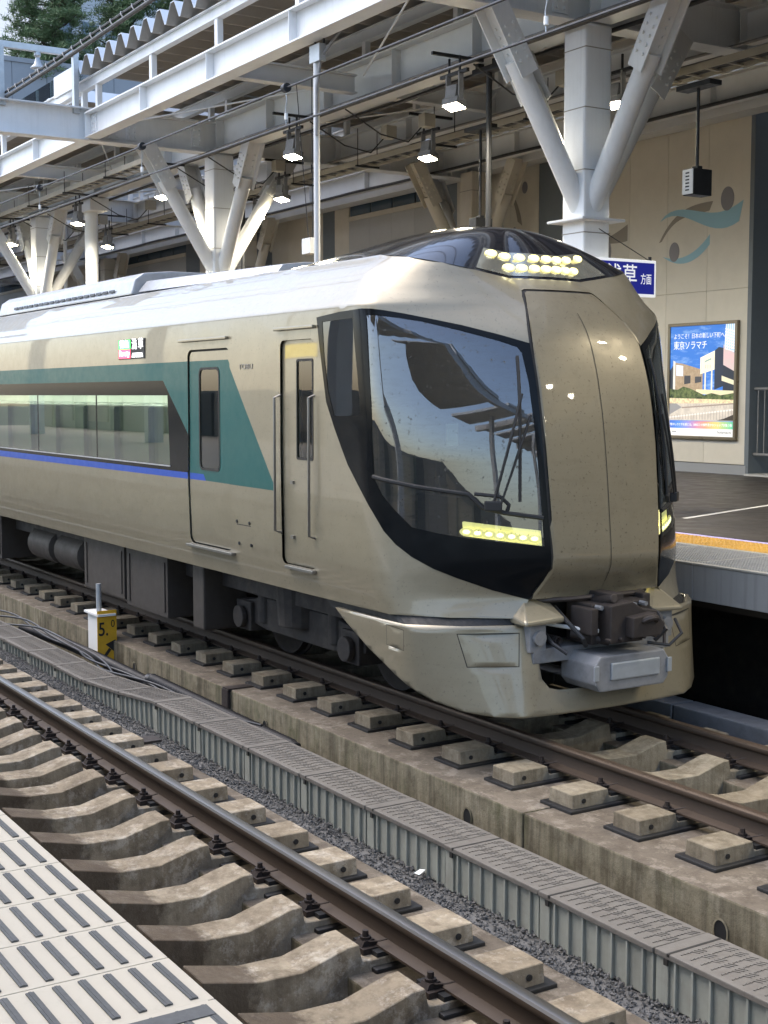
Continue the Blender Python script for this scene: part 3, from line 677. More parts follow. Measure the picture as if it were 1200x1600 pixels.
# ------------------------------------------------------------------ canopy steelwork
def ibeam(mb, p0, p1, h, bf, tf=.022, tw=.014, box=False, stiff=0):
    """I-section whose top centre line runs p0 -> p1"""
    p0, p1 = Vector(p0), Vector(p1); d = (p1-p0); Ln = d.length; d.normalize(); s = Z1.cross(d).normalized(); u = d.cross(s)
    c = (p0+p1)/2
    mb.obox(c-u*(tf/2), d, s, u, Ln/2, bf/2, tf/2); mb.obox(c-u*(h-tf/2), d, s, u, Ln/2, bf/2, tf/2)
    if box:
        for k in (-1, 1): mb.obox(c-u*(h/2)+s*(k*bf*.36), d, s, u, Ln/2, tw/2, h/2-tf)
    else: mb.obox(c-u*(h/2), d, s, u, Ln/2, tw/2, h/2-tf)
    if stiff:
        n = int(Ln/stiff)
        for i in range(n+1): mb.obox(p0+d*(i*stiff+.02)-u*(h/2), d, s, u, .006, bf/2-.006, h/2-tf)
    return mb
COLX = [-13.0-10.4*k for k in range(5)]
can = thing('platform_canopy', 'grey steel canopy with folded metal roof over the far platform', 'canopy', (0, 0, 0))
GZ0, GZ1 = 6.75, 7.31
for i, X in enumerate([28.6, 18.2, 7.8, -2.6]+COLX):
    ibeam(MB(), (X, 5.9, GZ1), (X, 17.1, GZ1), GZ1-GZ0, .30, stiff=2.55).build('cross_girder', 'steelwhite', can)
for i in range(len(COLX)+1):
    xa = ([2]+[-2.6]+COLX)[i]; xb = ([2]+[-2.6]+COLX)[i+1]
    a, b_ = xa-.16, xb+.16
    ibeam(MB(), (b_, 8.5, 7.21), (a, 8.5, 7.21), .43, .26, stiff=2.5).build('edge_beam', 'steelwhite', can)
    ibeam(MB(), (b_+.05, 11, 7.36), (a-.05, 11, 7.36), .61, .34, stiff=2.0).build('main_beam', 'steelgrey', can)
    for yy in (13.5, 15.9): ibeam(MB(), (b_, yy, 7.25), (a, yy, 7.25), .42, .26, stiff=2.5).build('inner_beam', 'steelgrey', can)
    xm = (xa+xb)/2
    for (ya, yb) in ((8.64, 10.82), (11.18, 13.36)): ibeam(MB(), (xm, ya, 7.16), (xm, yb, 7.16), .28, .18).build('cross_beam', 'steelgrey', can)
    # bracing rods
    for (p, q) in (((a, 8.7, 7.0), (xm+.3, 10.8, 7.1)), ((b_, 8.7, 7.0), (xm-.3, 10.8, 7.1)), ((a, 11.2, 7.1), (xm, 13.4, 7.1)), ((b_, 11.2, 7.1), (xm, 13.4, 7.1))):
        MB().cyl(p, q, .014, n=6).build('brace_rod', 'steelgrey', can)
    # purlins and their short posts
    x = b_+.25
    while x < a:
        for yy in (8.55, 11, 13.5): MB().box(x-.05, x+.05, yy-.045, yy+.045, 7.215 if yy < 9 else (7.365 if yy == 11 else 7.255), 7.66).build('purlin_post', 'steelwhite' if yy < 9 else 'steelgrey', can)
        x += 2.42
for yy in (8.55, 9.8, 11, 12.25, 13.5, 14.7, 15.9, 17.0):
    mb = MB(); ibeam(mb, (-58, yy, 7.85), (2, yy, 7.85), .19, .12, .014, .01); mb.build('purlin', 'steelwhite' if yy < 9 else 'steelgrey', can)
def folded(name, x0, x1, ya, yb, pitch=.53, zl=7.86, zh=8.12, t=.012):
    mb = MB(); prof = []; x = x1
    while x > x0:
        prof += [(x, zl), (x-.05, zl), (x-.05-.17, zh), (x-.05-.30, zh)]; x -= pitch
    n = len(prof)
    for (dz, mi) in ((0, 1), (t, 0)):
        vs = [(p[0], ya, p[1]+dz) for p in prof]+[(p[0], yb, p[1]+dz) for p in prof]
        mb.add(vs, [(i, i+1, n+i+1, n+i) for i in range(n-1)], mi)
    for yy in (ya, yb):
        vs = [(p[0], yy, p[1]) for p in prof]+[(p[0], yy, p[1]+t) for p in prof]; mb.add(vs, [(i, i+1, n+i+1, n+i) for i in range(n-1)], 0)
    me = bpy.data.meshes.new(name); me.from_pydata(mb.v, [], mb.f)
    for m_ in ('rooftop', 'roofunder'): me.materials.append(MT[m_])
    me.polygons.foreach_set('material_index', mb.m); me.update()
    return link(name, me, can)
folded('roof_sheet', -23.55, 60, 8.32, 17.9); folded('roof_sheet', -25.3, -23.4, 10.2, 17.9)
folded('roof_sheet', -58, -25.4, 8.9, 12.7); folded('roof_sheet', -58, -25.4, 15.4, 17.9)
for k in range(int(32/.45)): MB().obox((-25.7-.45*k, 14.05, 7.95), Vector((.7, 0, .7)).normalized(), Y1, Vector((-.7, 0, .7)).normalized(), .12, 1.34, .006).build('skylight_louvre', 'rooftop', can)
MB().box(-24.6, -23.5, 8.3, 8.36, 7.68, 8.05).box(-58, -24.6, 8.75, 8.9, 7.72, 7.98).build('roof_flashing', 'rooftop', can)
MB().box(-58, 2, 16.6, 17.0, 6.85, 7.15).build('fascia_box', 'steelgrey', can)
# columns with four raking struts each
bolt_m = MB().cyl((0, 0, 0), (0, 0, .03), .024, .02, n=6).mesh('bolt', 'steelgrey')
def column(X, Y, label, zt=6.74, w=.205, zj=4.62, reach=1.42, mat='steelwhite', group=None):
    root = thing('canopy_column', label, 'column', (X, Y, 1.0))
    hgt = zt-1.0
    shp = [(-w, -w), (w, -w), (w, w), (-w, w)]
    mb = MB().box(-w, w, -w, w, 0, hgt); mb.build('shaft', mat, root, bevel=.035)
    for zz in (3.28, 4.02, 4.75, 5.45):
        MB().box(-w-.003, w+.003, -w-.003, w+.003, zz, zz+.012).build('splice_line', 'seamlight', root)
    MB().box(-w-.13, w+.13, -w-.13, w+.13, 3.42, 3.45).build('shelf_plate', mat, root, bevel=.006)
    for dx, dy in ((0, -1), (1, 0), (-1, 0), (0, 1)):
        d = Vector((dx, dy, 0)); s = Vector((-dy, dx, 0))
        p0 = d*(w*.4)+Z1*(zj-1.0-.05); p1 = d*reach+Z1*(zt-1.0)
        ax = (p1-p0).normalized(); pm = p0.lerp(p1, .76)
        lit = mat if (dy < 0 or dx > 0) else 'tubeshade'  # lit struts take the column paint, shade on the others is in the colour
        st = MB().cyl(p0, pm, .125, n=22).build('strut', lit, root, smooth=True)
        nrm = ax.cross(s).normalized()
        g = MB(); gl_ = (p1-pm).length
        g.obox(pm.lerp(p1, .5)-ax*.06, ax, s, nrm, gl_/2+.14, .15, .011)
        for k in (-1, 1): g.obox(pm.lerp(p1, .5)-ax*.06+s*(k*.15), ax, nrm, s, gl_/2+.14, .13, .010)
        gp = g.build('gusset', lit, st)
        bm_ = MB()
        for k in (-1, 1):
            for r in range(5):
                for cc in (-1, 1):
                    c = pm+ax*(-.02+.105*r)+s*(k*.162)+nrm*(cc*.062); bm_.cyl(c, c+s*(k*.022), .022, .018, n=6)
        for r in range(5):
            for cc in (-1, 1):
                for k in (-1, 1):
                    c = pm+ax*(-.02+.105*r)+s*(cc*.075)+nrm*(k*.013); bm_.cyl(c, c+nrm*(k*.02), .022, .018, n=6)
        bm_.build('bolts', lit, st, kind='stuff')
    return root
clab = ['big square canopy column with raking struts directly behind the train nose', 'canopy column with four struts above the roof unit end, second from the nose', 'canopy column at left, third from the train nose', 'faint far canopy column, fourth from the train nose', 'farthest canopy column at the left end of the row']
for X, l in zip(COLX, clab): column(X, 11.0, l)
for X, l in ((-23.0, 'beige shaded column with struts against the wall behind cab roof'), (-33.4, 'shaded wall-side column seen between the canopy struts'), (-43.8, 'far wall-side column near the left edge')):
    column(X, 16.5, l, zt=6.84, mat='wallbeige')
# splice plates with bolts on the girders near the edge beam
for X in COLX[:3]:
    for (yy, sx) in ((9.3, 1), (10.55, 1), (8.95, 1)):
        mb = MB().box(X+.008, X+.03, yy-.11, yy+.11, 6.84, 7.22)
        for r in range(4):
            for c in (-1, 1): mb.cyl((X+.03, yy+.055*c, 6.90+.085*r), (X+.055, yy+.055*c, 6.90+.085*r), .024, .02, n=6)
        mb.build('splice_plate', 'steelwhite', can)
for xq in (-22.9, -23.25):
    pass
# slim posts
o = thing('slim_post', 'thin white pipe post rising beside the cab roof', 'post', (-15.4, 8.6, 0))
MB().cyl((0, 0, 1.0), (0, 0, 6.55), .040, n=14).build('post_tube', 'steelgrey', o, smooth=True)
MB().box(-.10, .16, -.05, .05, 6.50, 6.72).build('post_clamp', 'galv', o, bevel=.01)
MB().cyl((-.08, .03, 6.55), (-.08, .03, 7.1), .014, n=6).cyl((.14, .03, 6.55), (.14, .03, 7.1), .014, n=6).build('clamp_bolt', 'darkmetal', o)
MB().tube([(.055, -.03, 5.6), (.06, -.03, 6.2), (.12, 0, 6.55), (.4, .2, 6.95), (1.1, .6, 7.15)], .022, 8).build('conduit', 'greybox', o, smooth=True)
o = thing('white_post', 'white post with wide T-shaped head under the main beam', 'post', (-30.2, 11, 0))
MB().cyl((0, 0, 1.0), (0, 0, 6.45), .15, n=18).build('post_tube', 'steelwhite', o, smooth=True)
MB().box(-.55, .55, -.22, .22, 6.45, 6.73).build('post_head', 'steelwhite', o, bevel=.01)
o = thing('dark_post', 'thin dark pole standing behind the cab roof', 'post', (-15.0, 11.0, 0))
MB().cyl((0, 0, 1.0), (0, 0, 6.62), .038, n=12).build('post_tube', 'darkmetal', o, smooth=True)
MB().box(-.3, .3, -.07, .07, 6.60, 6.68).box(-.25, -.18, -.05, .05, 6.68, 6.8).box(.12, .19, -.05, .05, 6.68, 6.85).build('clamp_head', 'darkmetal', o, bevel=.008)
for X, Y, l in ((-26.5, 13.0, 'far dark pole behind the left struts'), (-35.5, 12.2, 'thin pale far pole at left')):
    tag(MB().cyl((X, Y, 1.0), (X, Y, 6.9), .05, n=10).build('slim_post', 'darkmetal' if X > -30 else 'steelwhite', smooth=True), l, 'post')
o = thing('hanging_box', 'small white box hung on thin cords above the train roof', 'box', (-17.2, 9.5, 4.45))
MB().box(-.12, .12, -.08, .08, -.12, .1).build('box_body', 'white', o, bevel=.008)
MB().cyl((-.06, 0, .1), (-.4, .0, 2.32), .006, n=5).cyl((.06, 0, .1), (.05, 0, 2.32), .006, n=5).build('cord', 'darkmetal', o)

# floodlights
def floodlight(x, y, z, label):
    o = thing('floodlight', label, 'floodlight', (x, y, z))
    ax = Vector((.25, -.35, 0)).normalized()
    MB().obox((0, 0, .44), X1, Y1, Z1, .30, .022, .022).obox((-.12, 0, .55), X1, Y1, Z1, .012, .012, .10).obox((.12, 0, .55), X1, Y1, Z1, .012, .012, .10).build('bracket', 'darkmetal', o)
    for q in (-.14, .14): MB().obox((q, 0, .26), X1, Y1, Z1, .012, .035, .18).build('yoke', 'greybox', o)
    h = MB(); tilt = Vector((-.10, .22, 1)).normalized(); s = Vector((1, .25, 0)); s = (s-tilt*s.dot(tilt)).normalized(); f_ = tilt.cross(s)
    h.obox((0, 0, .19), s, f_, tilt, .09, .08, .09); h.obox((0, 0, .07), s, f_, tilt, .13, .10, .045)
    h.build('housing', 'greybox', o, bevel=.01)
    l = MB().obox(Vector((0, 0, .07))-tilt*.052, s, f_, tilt, .118, .088, .008).build('lens', 'lamp', o)
    ld = bpy.data.lights.new('flood', 'SPOT'); ld.energy = 270; ld.color = (1, .9, .72); ld.spot_size = R(172); ld.spot_blend = 1.0; ld.shadow_soft_size = .14
    lo = bpy.data.objects.new('flood_light_source', ld); COL.objects.link(lo); lo.parent = o; lo.location = (0, .0, -.02)
    return o
AX = [-9.9, -14.8, -19.2, -24.4, -29.1, -33.9, -39]
AL = ['floodlight off the right edge', 'bright floodlight left of the big column, near the top', 'lit floodlight just left of the thin white post', 'floodlight beside the second column strut', 'small lit floodlight near the T-head post', 'small lit floodlight at the left edge', 'tiny far floodlight']
for x, l in zip(AX[1:6], AL[1:6]): floodlight(x, 10.3, 6.02, l)
for k, x in enumerate((-5.0, -.1, 4.8, 9.7)):      # the row goes on past the right edge
    floodlight(x, 10.3, 6.02, 'floodlight of the track-side row, %s past the right edge' % ORD[k]); floodlight(x+1.1, 12.1, 6.0, 'floodlight of the wall-side row, %s past the right edge' % ORD[k])
BX = [(-13.74, 6.1, 'floodlight half hidden right behind the big column'), (-18.1, 6.05, 'lit floodlight centred above the cab roof'), (-23.0, 6.0, 'upper of two stacked floodlights right of second column'), (-25.6, 6.0, 'lower of two stacked floodlights right of second column'), (-32.1, 5.95, 'small lit floodlight right of the T-head post')]
for x, z, l in BX: floodlight(x, 12.1 if x != -25.6 else 12.9, z-.05, l)
# cable racks below the beams
for y, z, l, xs_ in ((12.75, 6.42, 'pale ladder cable rack running along under the canopy', (-46, 0)), (9.9, 6.62, 'second cable rack near the column heads', (-46, -24))):
    o = thing('cable_rack', l, 'cable rack', (0, 0, 0))
    for k in (-.17, .17): MB().box(xs_[0], xs_[1], y+k-.012, y+k+.012, z-.045, z+.045).build('side_rail', 'rack', o)
    rm = MB().box(-.02, .02, y-.158, y+.158, z-.03, z-.01).mesh('rung', 'rack')
    for k in range(int((xs_[1]-xs_[0])/.36)): link('rung', rm, o, (xs_[0]+.2+.36*k, 0, 0))
    hm = MB().cyl((0, y-.2, z-.05), (0, y-.2, 7.0), .008, n=5).cyl((0, y+.2, z-.05), (0, y+.2, 7.0), .008, n=5).box(-.02, .02, y-.24, y+.24, z-.08, z-.05).mesh('hanger', 'darkmetal')
    for k in range(int((xs_[1]-xs_[0])/2.4)): link('hanger', hm, o, (xs_[0]+1+2.4*k, 0, 0))
    for k in (-.08, .0, .07): MB().tube([(xs_[0]+(xs_[1]-xs_[0])*i/60, y+k+.02*math.sin(i*.7+k*50), z+.005) for i in range(61)], .02, 6).build('rack_cable', 'cable', o, smooth=True)
# speakers hung on rods
def speaker(x, y, ztop, zbox, label, grille):
    o = thing('hanging_speaker', label, 'speaker', (x, y, zbox))
    MB().cyl((0, 0, .32), (0, 0, ztop-zbox), .02, n=10).build('rod', 'darkmetal', o, smooth=True)
    MB().box(-.28, .28, -.10, .10, ztop-zbox, ztop-zbox+.06).build('mount_plate', 'darkmetal', o, bevel=.006)
    MB().box(-.09, .09, -.14, .16, 0, .31).box(-.05, .05, -.04, .04, .31, .35).build('speaker_case', 'darkmetal', o, bevel=.008)
    if grille:
        g = MB().box(-.085, .085, -.155, -.142, .01, .30).build('speaker_grille', 'white', o, bevel=.004)
        for k in range(6): MB().box(-.03, .03, -.159, -.1555, .05+.04*k, .066+.04*k).build('grille_slot', 'darkmetal', g)
speaker(-12.15, 12.0, 5.98, 4.72, 'black speaker with pale grille hanging on rod before wall mural', True)
speaker(-16.57, 12.0, 6.2, 4.62, 'black speaker hanging on rod just above the cab roof', False)
# blue direction sign
o = thing('direction_sign', 'blue hanging station sign with white characters beside train nose', 'sign', (-12.6, -.37, 0))
MB().box(-.06, .0, 10.55, 12.16, 3.53, 3.975).build('sign_case', 'signwhite', o, bevel=.01)
MB().box(.001, .006, 10.6, 12.125, 3.565, 3.94).build('sign_face', 'signblue', o)
text('sign_lettering', '浅草', .26, (.008, 11.36, 3.77), (R(90), 0, R(90)), 'signwhite', o, fitw=.47, thick=.0015)
text('sign_lettering', '方面', .14, (.008, 11.90, 3.735), (R(90), 0, R(90)), 'signwhite', o, fitw=.17)
MB().cyl((-.03, 12.08, 3.97), (-.25, 11.2, 4.45), .006, n=5).cyl((-.03, 12.08, 3.97), (-.03, 12.08, 4.02), .02, n=8).build('hanger', 'darkmetal', o)

# ------------------------------------------------------------------ overhead wires
def wire(name, p0, p1, r, label, sag=0, mat='cable', parent=None):
    p0, p1 = Vector(p0), Vector(p1)
    pts = [p0.lerp(p1, t/40)-Z1*(sag*4*(t/40)*(1-t/40)) for t in range(41)]
    return tag(MB().tube(pts, r, 7).build(name, mat, parent, smooth=True), label, 'wire')
wire('contact_wire', (-60, FAR_C, 4.93), (3, FAR_C, 4.93), .011, 'lower black overhead wire above the train')
wire('messenger_wire', (-60, FAR_C, 5.29), (3, FAR_C, 5.29), .011, 'upper black overhead wire above the train')
for x, l in ((-7.94, 'wire dropper with white insulator in front of the big column'), (-11.93, 'small round wire clip with a dropper above the cab roof'), (-15.6, 'small round wire clip on the upper wire at left'), (-19.46, 'far round wire clip on the upper wire')):
    o = thing('wire_clip', l, 'wire clip', (x, FAR_C, 5.29))
    MB().cyl((-.03, 0, 0), (.03, 0, 0), .045, n=12).build('clip_ring', 'darkmetal', o, smooth=True)
    MB().tube([(0, 0, -.04), (.015, 0, -.12), (-.01, 0, -.2), (0, 0, -.355)], .005, 6).build('dropper', 'galv', o)
    MB().cyl((0, 0, -.30), (0, 0, -.24), .018, n=10).build('insulator', 'white', o, smooth=True)
# portal frame on the girder carrying the spiral-bound feeder cable
o = thing('feeder_portal', 'galvanised portal frame with insulator standing on the girder', 'frame', (-23.4, 0, GZ1))
for y in (6.98, 8.28):
    MB().box(-.06, .06, y-.045, y+.045, -.08, .9).box(-.07, .07, y-.06, y+.06, -.1, .0).build('frame_post', 'galv', o, bevel=.006)
MB().box(-.045, .045, 6.93, 8.34, .86, .97).build('frame_bar', 'galv', o, bevel=.006)
ins = MB(); prof = [(.86, .05), (.80, .06), (.76, .035), (.66, .06), (.60, .12), (.585, .12), (.57, .05), (.5, .045), (.44, .02)]
ins.tube([(0, 7.62, z) for z, r in prof], [r for z, r in prof], 14); ins.build('insulator', 'galv', o, smooth=True)
fc = [(-24.5+.1*i, 7.06-.001*i, 7.36-.02*math.sin(i*.05)+(.0 if i < 200 else 0)) for i in range(0, 200)]
o = thing('feeder_cable', 'thick dark feeder cable wrapped in spiral binding at top left', 'cable', (0, 0, 0))
MB().tube(fc, .03, 8).build('cable_core', 'cable', o, smooth=True)
MB().tube([(p[0], p[1]+.0, p[2]+.085) for p in fc], .022, 6).build('support_wire', 'darkmetal', o, smooth=True)
sp = []
for i in range(0, 1400):
    t = i/1400*(len(fc)-1); k = int(t); p = Vector(fc[k]).lerp(Vector(fc[min(k+1, len(fc)-1)]), t-k); a = i*.22
    sp.append((p.x, p.y+.04*math.cos(a), p.z+.05+.065*math.sin(a)))
MB().tube(sp, .008, 5).build('spiral_binding', 'greybox', o)
for j, (y, z, l) in enumerate(((5.6, 8.3, 'upper thin wire crossing the sky in the top left corner'), (5.75, 8.05, 'lower thin wire crossing the sky in the top left corner'))):
    wire('feeder_wire', (-60, y, z), (3, y, z), .022, l, mat='galv')

# ------------------------------------------------------------------ trees, terrace and tower beyond the canopy
te = thing('terrace_building', 'grey panelled terrace building behind the canopy, under pine trees', 'building', (-60, 0, 0))
for k in range(16): MB().box(-.12, 0, 6+1.55*k, 6+1.55*k+1.53, -.7, 16.75).build('wall_panel', 'terrace', te)
MB().box(-20, -.14, 6, 31, -.7, 16.6).build('terrace_core', 'terrace', te)
MB().box(-20, .06, 5.9, 31, 16.75, 16.95).build('parapet_cap', 'terrace', te)
gl = thing('glass_balustrade', 'pale glass balustrade on white kerb in front of grey terrace', 'balustrade', (0, 15.4, 0))
MB().box(-59.8, -44.5, -.15, .15, 11.7, 12.2).build('balustrade_kerb', 'wallpale', gl)
for k in range(10): MB().box(-59.8+1.53*k, -58.3+1.53*k, -.012, .012, 12.21, 12.86).build('glass_pane', 'clear', gl)
structure(MB().box(-59.9, -44.5, 15.25, 30, 8.5, 11.7).build('terrace_deck', 'terrace'))
tw = thing('office_tower', 'pale tower with vertical window strips far behind the pines', 'building', (-95, 0, 0))
MB().box(-20, 0, 32, 78, -.7, 60).build('tower_wall', 'build', tw)
sm = MB().box(.0, .12, 0, .9, 30.5, 60).mesh('window_strip', 'buildglass')
for k in range(26): link('window_strip', sm, tw, (0, 32.5+1.7*k, 0))
sm = MB().box(.0, .12, 0, .9, 0, 28.5).mesh('window_strip', 'buildglass')
for k in range(26): link('window_strip', sm, tw, (0, 32.5+1.7*k, 0))
def pine(x, y, z0, h, rad, seed, label):
    rng = random.Random(seed); root = thing('pine_tree', label, 'tree', (x, y, z0), 'pines on the terrace')
    tr = MB().tube([(0, 0, 0), (.15, .1, h*.3), (-.1, .2, h*.6), (.05, .1, h*.95)], [.22, .17, .11, .03], 8)
    V = []; F = []; tips = []
    nl = 15
    for i in range(nl):
        t = .18+.8*i/nl; zz = h*t; ln = rad*(1.05-t*.72)*rng.uniform(.7, 1.1)
        for k in range(5):
            a = rng.uniform(0, 6.28); e = Vector((math.cos(a)*ln, math.sin(a)*ln, zz+rng.uniform(-.1, .5)))
            b0 = Vector((0, .1, zz-.2)); mid = b0.lerp(e, .5)+Vector((0, 0, -.1))
            tr.tube([b0, mid, e], [.06, .035, .012], 5); tips += [b0.lerp(e, q) for q in (.4, .55, .7, .82, .92, 1.0)]
    for p in tips:
        for c in range(3):
            cc = p+Vector((rng.gauss(0, .28), rng.gauss(0, .28), rng.gauss(.06, .13)))
            for j in range(30):
                d = Vector((rng.gauss(0, 1), rng.gauss(0, 1), abs(rng.gauss(.3, .8)))).normalized(); ln = rng.uniform(.14, .30)
                s = d.orthogonal().normalized(); s.rotate(Matrix.Rotation(rng.uniform(0, 6.28), 3, d)); s *= .020
                q0 = cc+Vector((rng.gauss(0, .10), rng.gauss(0, .10), rng.gauss(0, .06))); k = len(V)
                V += [tuple(q0-s), tuple(q0+s), tuple(q0+d*ln)]; F.append((k, k+1, k+2))
    tr.build('trunk', 'bark', root, smooth=True)
    me = bpy.data.meshes.new('crown'); me.from_pydata(V, [], F); me.materials.append(MT['needles']); link('crown', me, root)
pine(-62.5, 21.0, 14.0, 7.2, 3.2, 3, 'broad dark pine at left of the group above terrace')
pine(-63.5, 24.8, 14.0, 8.8, 3.1, 5, 'tallest dark pine in the middle above the terrace')
pine(-62.0, 27.4, 14.0, 7.8, 3.0, 9, 'dark pine at right, behind the roof edge')
pine(-66.0, 29.5, 14.0, 9.0, 3.0, 11, 'rear pine mostly hidden behind the folded roof')

# ------------------------------------------------------------------ the train
YC = 6.3
def pchip(xs, ys):
    xs = np.array(xs, float); ys = np.array(ys, float); h = np.diff(xs); d = np.diff(ys)/h; m = np.zeros(len(xs))
    for i in range(1, len(xs)-1):
        if d[i-1]*d[i] > 0:
            w1 = 2*h[i]+h[i-1]; w2 = h[i]+2*h[i-1]; m[i] = (w1+w2)/(w1/d[i-1]+w2/d[i])
    m[0] = d[0]; m[-1] = d[-1]
    def f(x):
        i = int(min(max(np.searchsorted(xs, x)-1, 0), len(xs)-2)); t = (x-xs[i])/h[i]
        return (1+2*t)*(1-t)**2*ys[i]+t*(1-t)**2*h[i]*m[i]+t*t*(3-2*t)*ys[i+1]+t*t*(t-1)*h[i]*m[i+1]
    return f
ZA = [.83, .95, 1.2, 1.77, 2.24, 2.6, 2.955, 3.07, 3.17, 3.27, 3.36]
f_w = pchip(ZA, [1.345, 1.36, 1.38, 1.385, 1.385, 1.383, 1.375, 1.29, 1.20, 1.10, 0.98])
f_ax = pchip(ZA, [-7.90, -7.93, -8.00, -8.07, -8.09, -8.13, -8.185, -8.28, -8.37, -8.47, -8.60])
ZE = [.83, .954, 1.2, 1.5, 1.99, 2.24, 2.70, 3.07, 3.17, 3.36]
f_ex = pchip(ZE, [-7.29, -7.285, -7.166, -7.19, -7.245, -7.283, -7.42, -7.74, -7.89, -8.16])
f_ew = pchip(ZE, [.70, .585, .486, .495, .508, .511, .497, .337, .319, .28])
f_cx = pchip(ZE, [-7.27, -7.25, -7.135, -7.16, -7.215, -7.255, -7.385, -7.69, -7.83, -8.10])
f_b = pchip([.83, 1.2, 1.9, 2.5, 2.9, 3.36], [.05, .075, .075, .05, .07, .35])
def Sraw(a, z):
    w = f_w(z); ax = f_ax(z); ex = f_ex(z); ew = f_ew(z); cx = f_cx(z)
    if a <= 1: return np.array([cx+(ex-cx)*a*a, ew*a])
    if a <= 2:
        t = a-1; b = f_b(z)*4*t*(1-t); dx, dw = ax-ex, w-ew; Ln = math.hypot(dx, dw)
        return np.array([ex+dx*t+dw/Ln*b, ew+dw*t-dx/Ln*b])
    return np.array([ax-(a-2), w])
def S2(a, z):
    """half outline of the body: a = 0 nose centre, 1 edge of the front panel, 2 cab corner, then metres back along the side"""
    for c, d1, d2 in ((1., .05, .04), (2., .10, .13)):
        if c-d1 < a < c+d2:
            P0 = Sraw(c-d1, z); P1 = Sraw(c, z); P2 = Sraw(c+d2, z); t = (a-(c-d1))/(d1+d2)
            return (1-t)**2*P0+2*t*(1-t)*P1+t*t*P2
    return Sraw(a, z)
def Sn(a, z, off=0.):
    q = S2(a, z); e = 2e-3
    a0 = max(a-e, 0); qa = (S2(a+e, z)-S2(a0, z)); z0, z1 = max(z-e, .83), min(z+e, 3.36); qz = S2(a, z1)-S2(a, z0)
    ta = Vector((qa[0], qa[1], 0)); tz = Vector((qz[0], qz[1], z1-z0)); n = ta.cross(tz).normalized()
    if n.y < 0 and abs(n.y) > .2: n = -n
    if n.x < 0 and a < 1.9: n = -n
    if a < 1e-6: n = Vector((n.x, 0, n.z)).normalized()
    return Vector((q[0], q[1], z))+n*off, n
def sx(X, z): return 2+f_ax(z)-X               # side position -> a
def sidepoly(pts, n=6):
    out = []
    for (x0, z0), (x1, z1) in zip(pts, pts[1:]+pts[:1]):
        for i in range(n):
            t = i/n; x = x0+(x1-x0)*t; z = z0+(z1-z0)*t; out.append((sx(x, z), z))
    return out
def rrect(x0, x1, z0, z1, r):
    out = []
    for cx, cz, a0 in ((x1-r, z1-r, 0), (x0+r, z1-r, 90), (x0+r, z0+r, 180), (x1-r, z0+r, 270)):
        for k in range(5): t = R(a0+22.5*k); out.append((cx+r*math.cos(t), cz+r*math.sin(t)))
    return out
XB = -27.0
outer = [(0, .95), (.5, .95), (1, .95), (1.0, .83), (1.5, .83), (2, .83)]+[(sx(x, .83), .83) for x in (-9, -12, -16, -20, XB)]
outer += [(sx(XB, z), z) for z in (1.2, 1.8, 2.4, 2.955, 3.1, 3.25)]
outer += [(sx(x, 3.36), 3.36) for x in (XB, -20, -16, -12, -10)]+[(2.0, 3.36), (1.75, 3.3125), (1.5, 3.265), (1.25, 3.2175), (1, 3.17), (.5, 3.17), (0, 3.17)]
REG = {}
REG['mask'] = [(1.0, 2.690), (1.179, 2.749), (1.407, 2.816), (1.562, 2.853), (1.755, 2.899), (1.87, 2.922), (1.95, 2.934), (2.031, 2.939), (2.3, 2.93), (2.653, 2.906), (2.635, 2.7), (2.58, 2.289), (2.47, 2.10), (2.374, 1.961), (2.296, 1.85), (2.16, 1.71), (2.053, 1.578), (1.939, 1.402), (1.87, 1.315), (1.783, 1.234), (1.66, 1.157), (1.523, 1.100), (1.28, 1.018), (1.0, .950), (1.0, 1.2), (1.0, 1.6), (1.0, 2.0), (1.0, 2.4)]
REG['glass'] = [(2.0, 2.893), (1.908, 2.886), (1.78, 2.867), (1.639, 2.840), (1.408, 2.776), (1.195, 2.709), (1.085, 2.664), (1.064, 2.625), (1.05, 2.422), (1.042, 1.996), (1.042, 1.682), (1.042, 1.501), (1.042, 1.322), (1.2, 1.338), (1.435, 1.367), (1.62, 1.40), (1.765, 1.436), (1.865, 1.559), (1.93, 1.65), (1.985, 1.752), (2.0, 2.017), (2.0, 2.4)]
REG['cabwin'] = [(2.575, 2.868), (2.35, 2.872), (2.142, 2.875), (2.12, 2.5), (2.10, 2.193), (2.30, 2.19), (2.47, 2.19), (2.545, 2.372), (2.572, 2.6)]
REG['pgap'] = [(0, 3.085), (.5, 3.085), (.90, 3.085), (.97, 3.075), (1.0, 3.03), (1.0, 2.7), (1.0, 2.0), (1.0, 1.5), (1.0, .95), (0, .95)]
REG['fpanel'] = [(0, 3.066), (.5, 3.066), (.88, 3.066), (.94, 3.055), (.965, 3.01), (.968, 2.7), (.970, 2.0), (.970, 1.5), (.970, .952), (0, .952)]
REG['band'] = sidepoly([(-26.2, 2.47), (-11.70, 2.47), (-11.12, 1.97), (-10.86, 1.655), (-26.2, 1.655)])
panes = [(-13.42, -11.56), (-15.32, -13.46), (-17.22, -15.36), (-19.12, -17.26), (-21.02, -19.16), (-22.92, -21.06), (-24.82, -22.96)]
for i, (x0, x1) in enumerate(panes):
    xr = x1 if i else -11.60
    REG['pane%d' % i] = sidepoly([(x0, 2.335), (xr, 2.335), (x1, 1.705), (x0, 1.705)])
REG['blue'] = sidepoly([(-26.2, 1.655), (-10.86, 1.655), (-10.81, 1.60), (-26.2, 1.56)])
REG['teal'] = sidepoly([(-26.2, 2.635), (-10.35, 2.632), (-9.47, 1.592), (-10.81, 1.60), (-26.2, 1.56)])
REG['pdoor_gap'] = sidepoly(rrect(-11.15, -10.30, 1.035, 2.73, .07), 2)
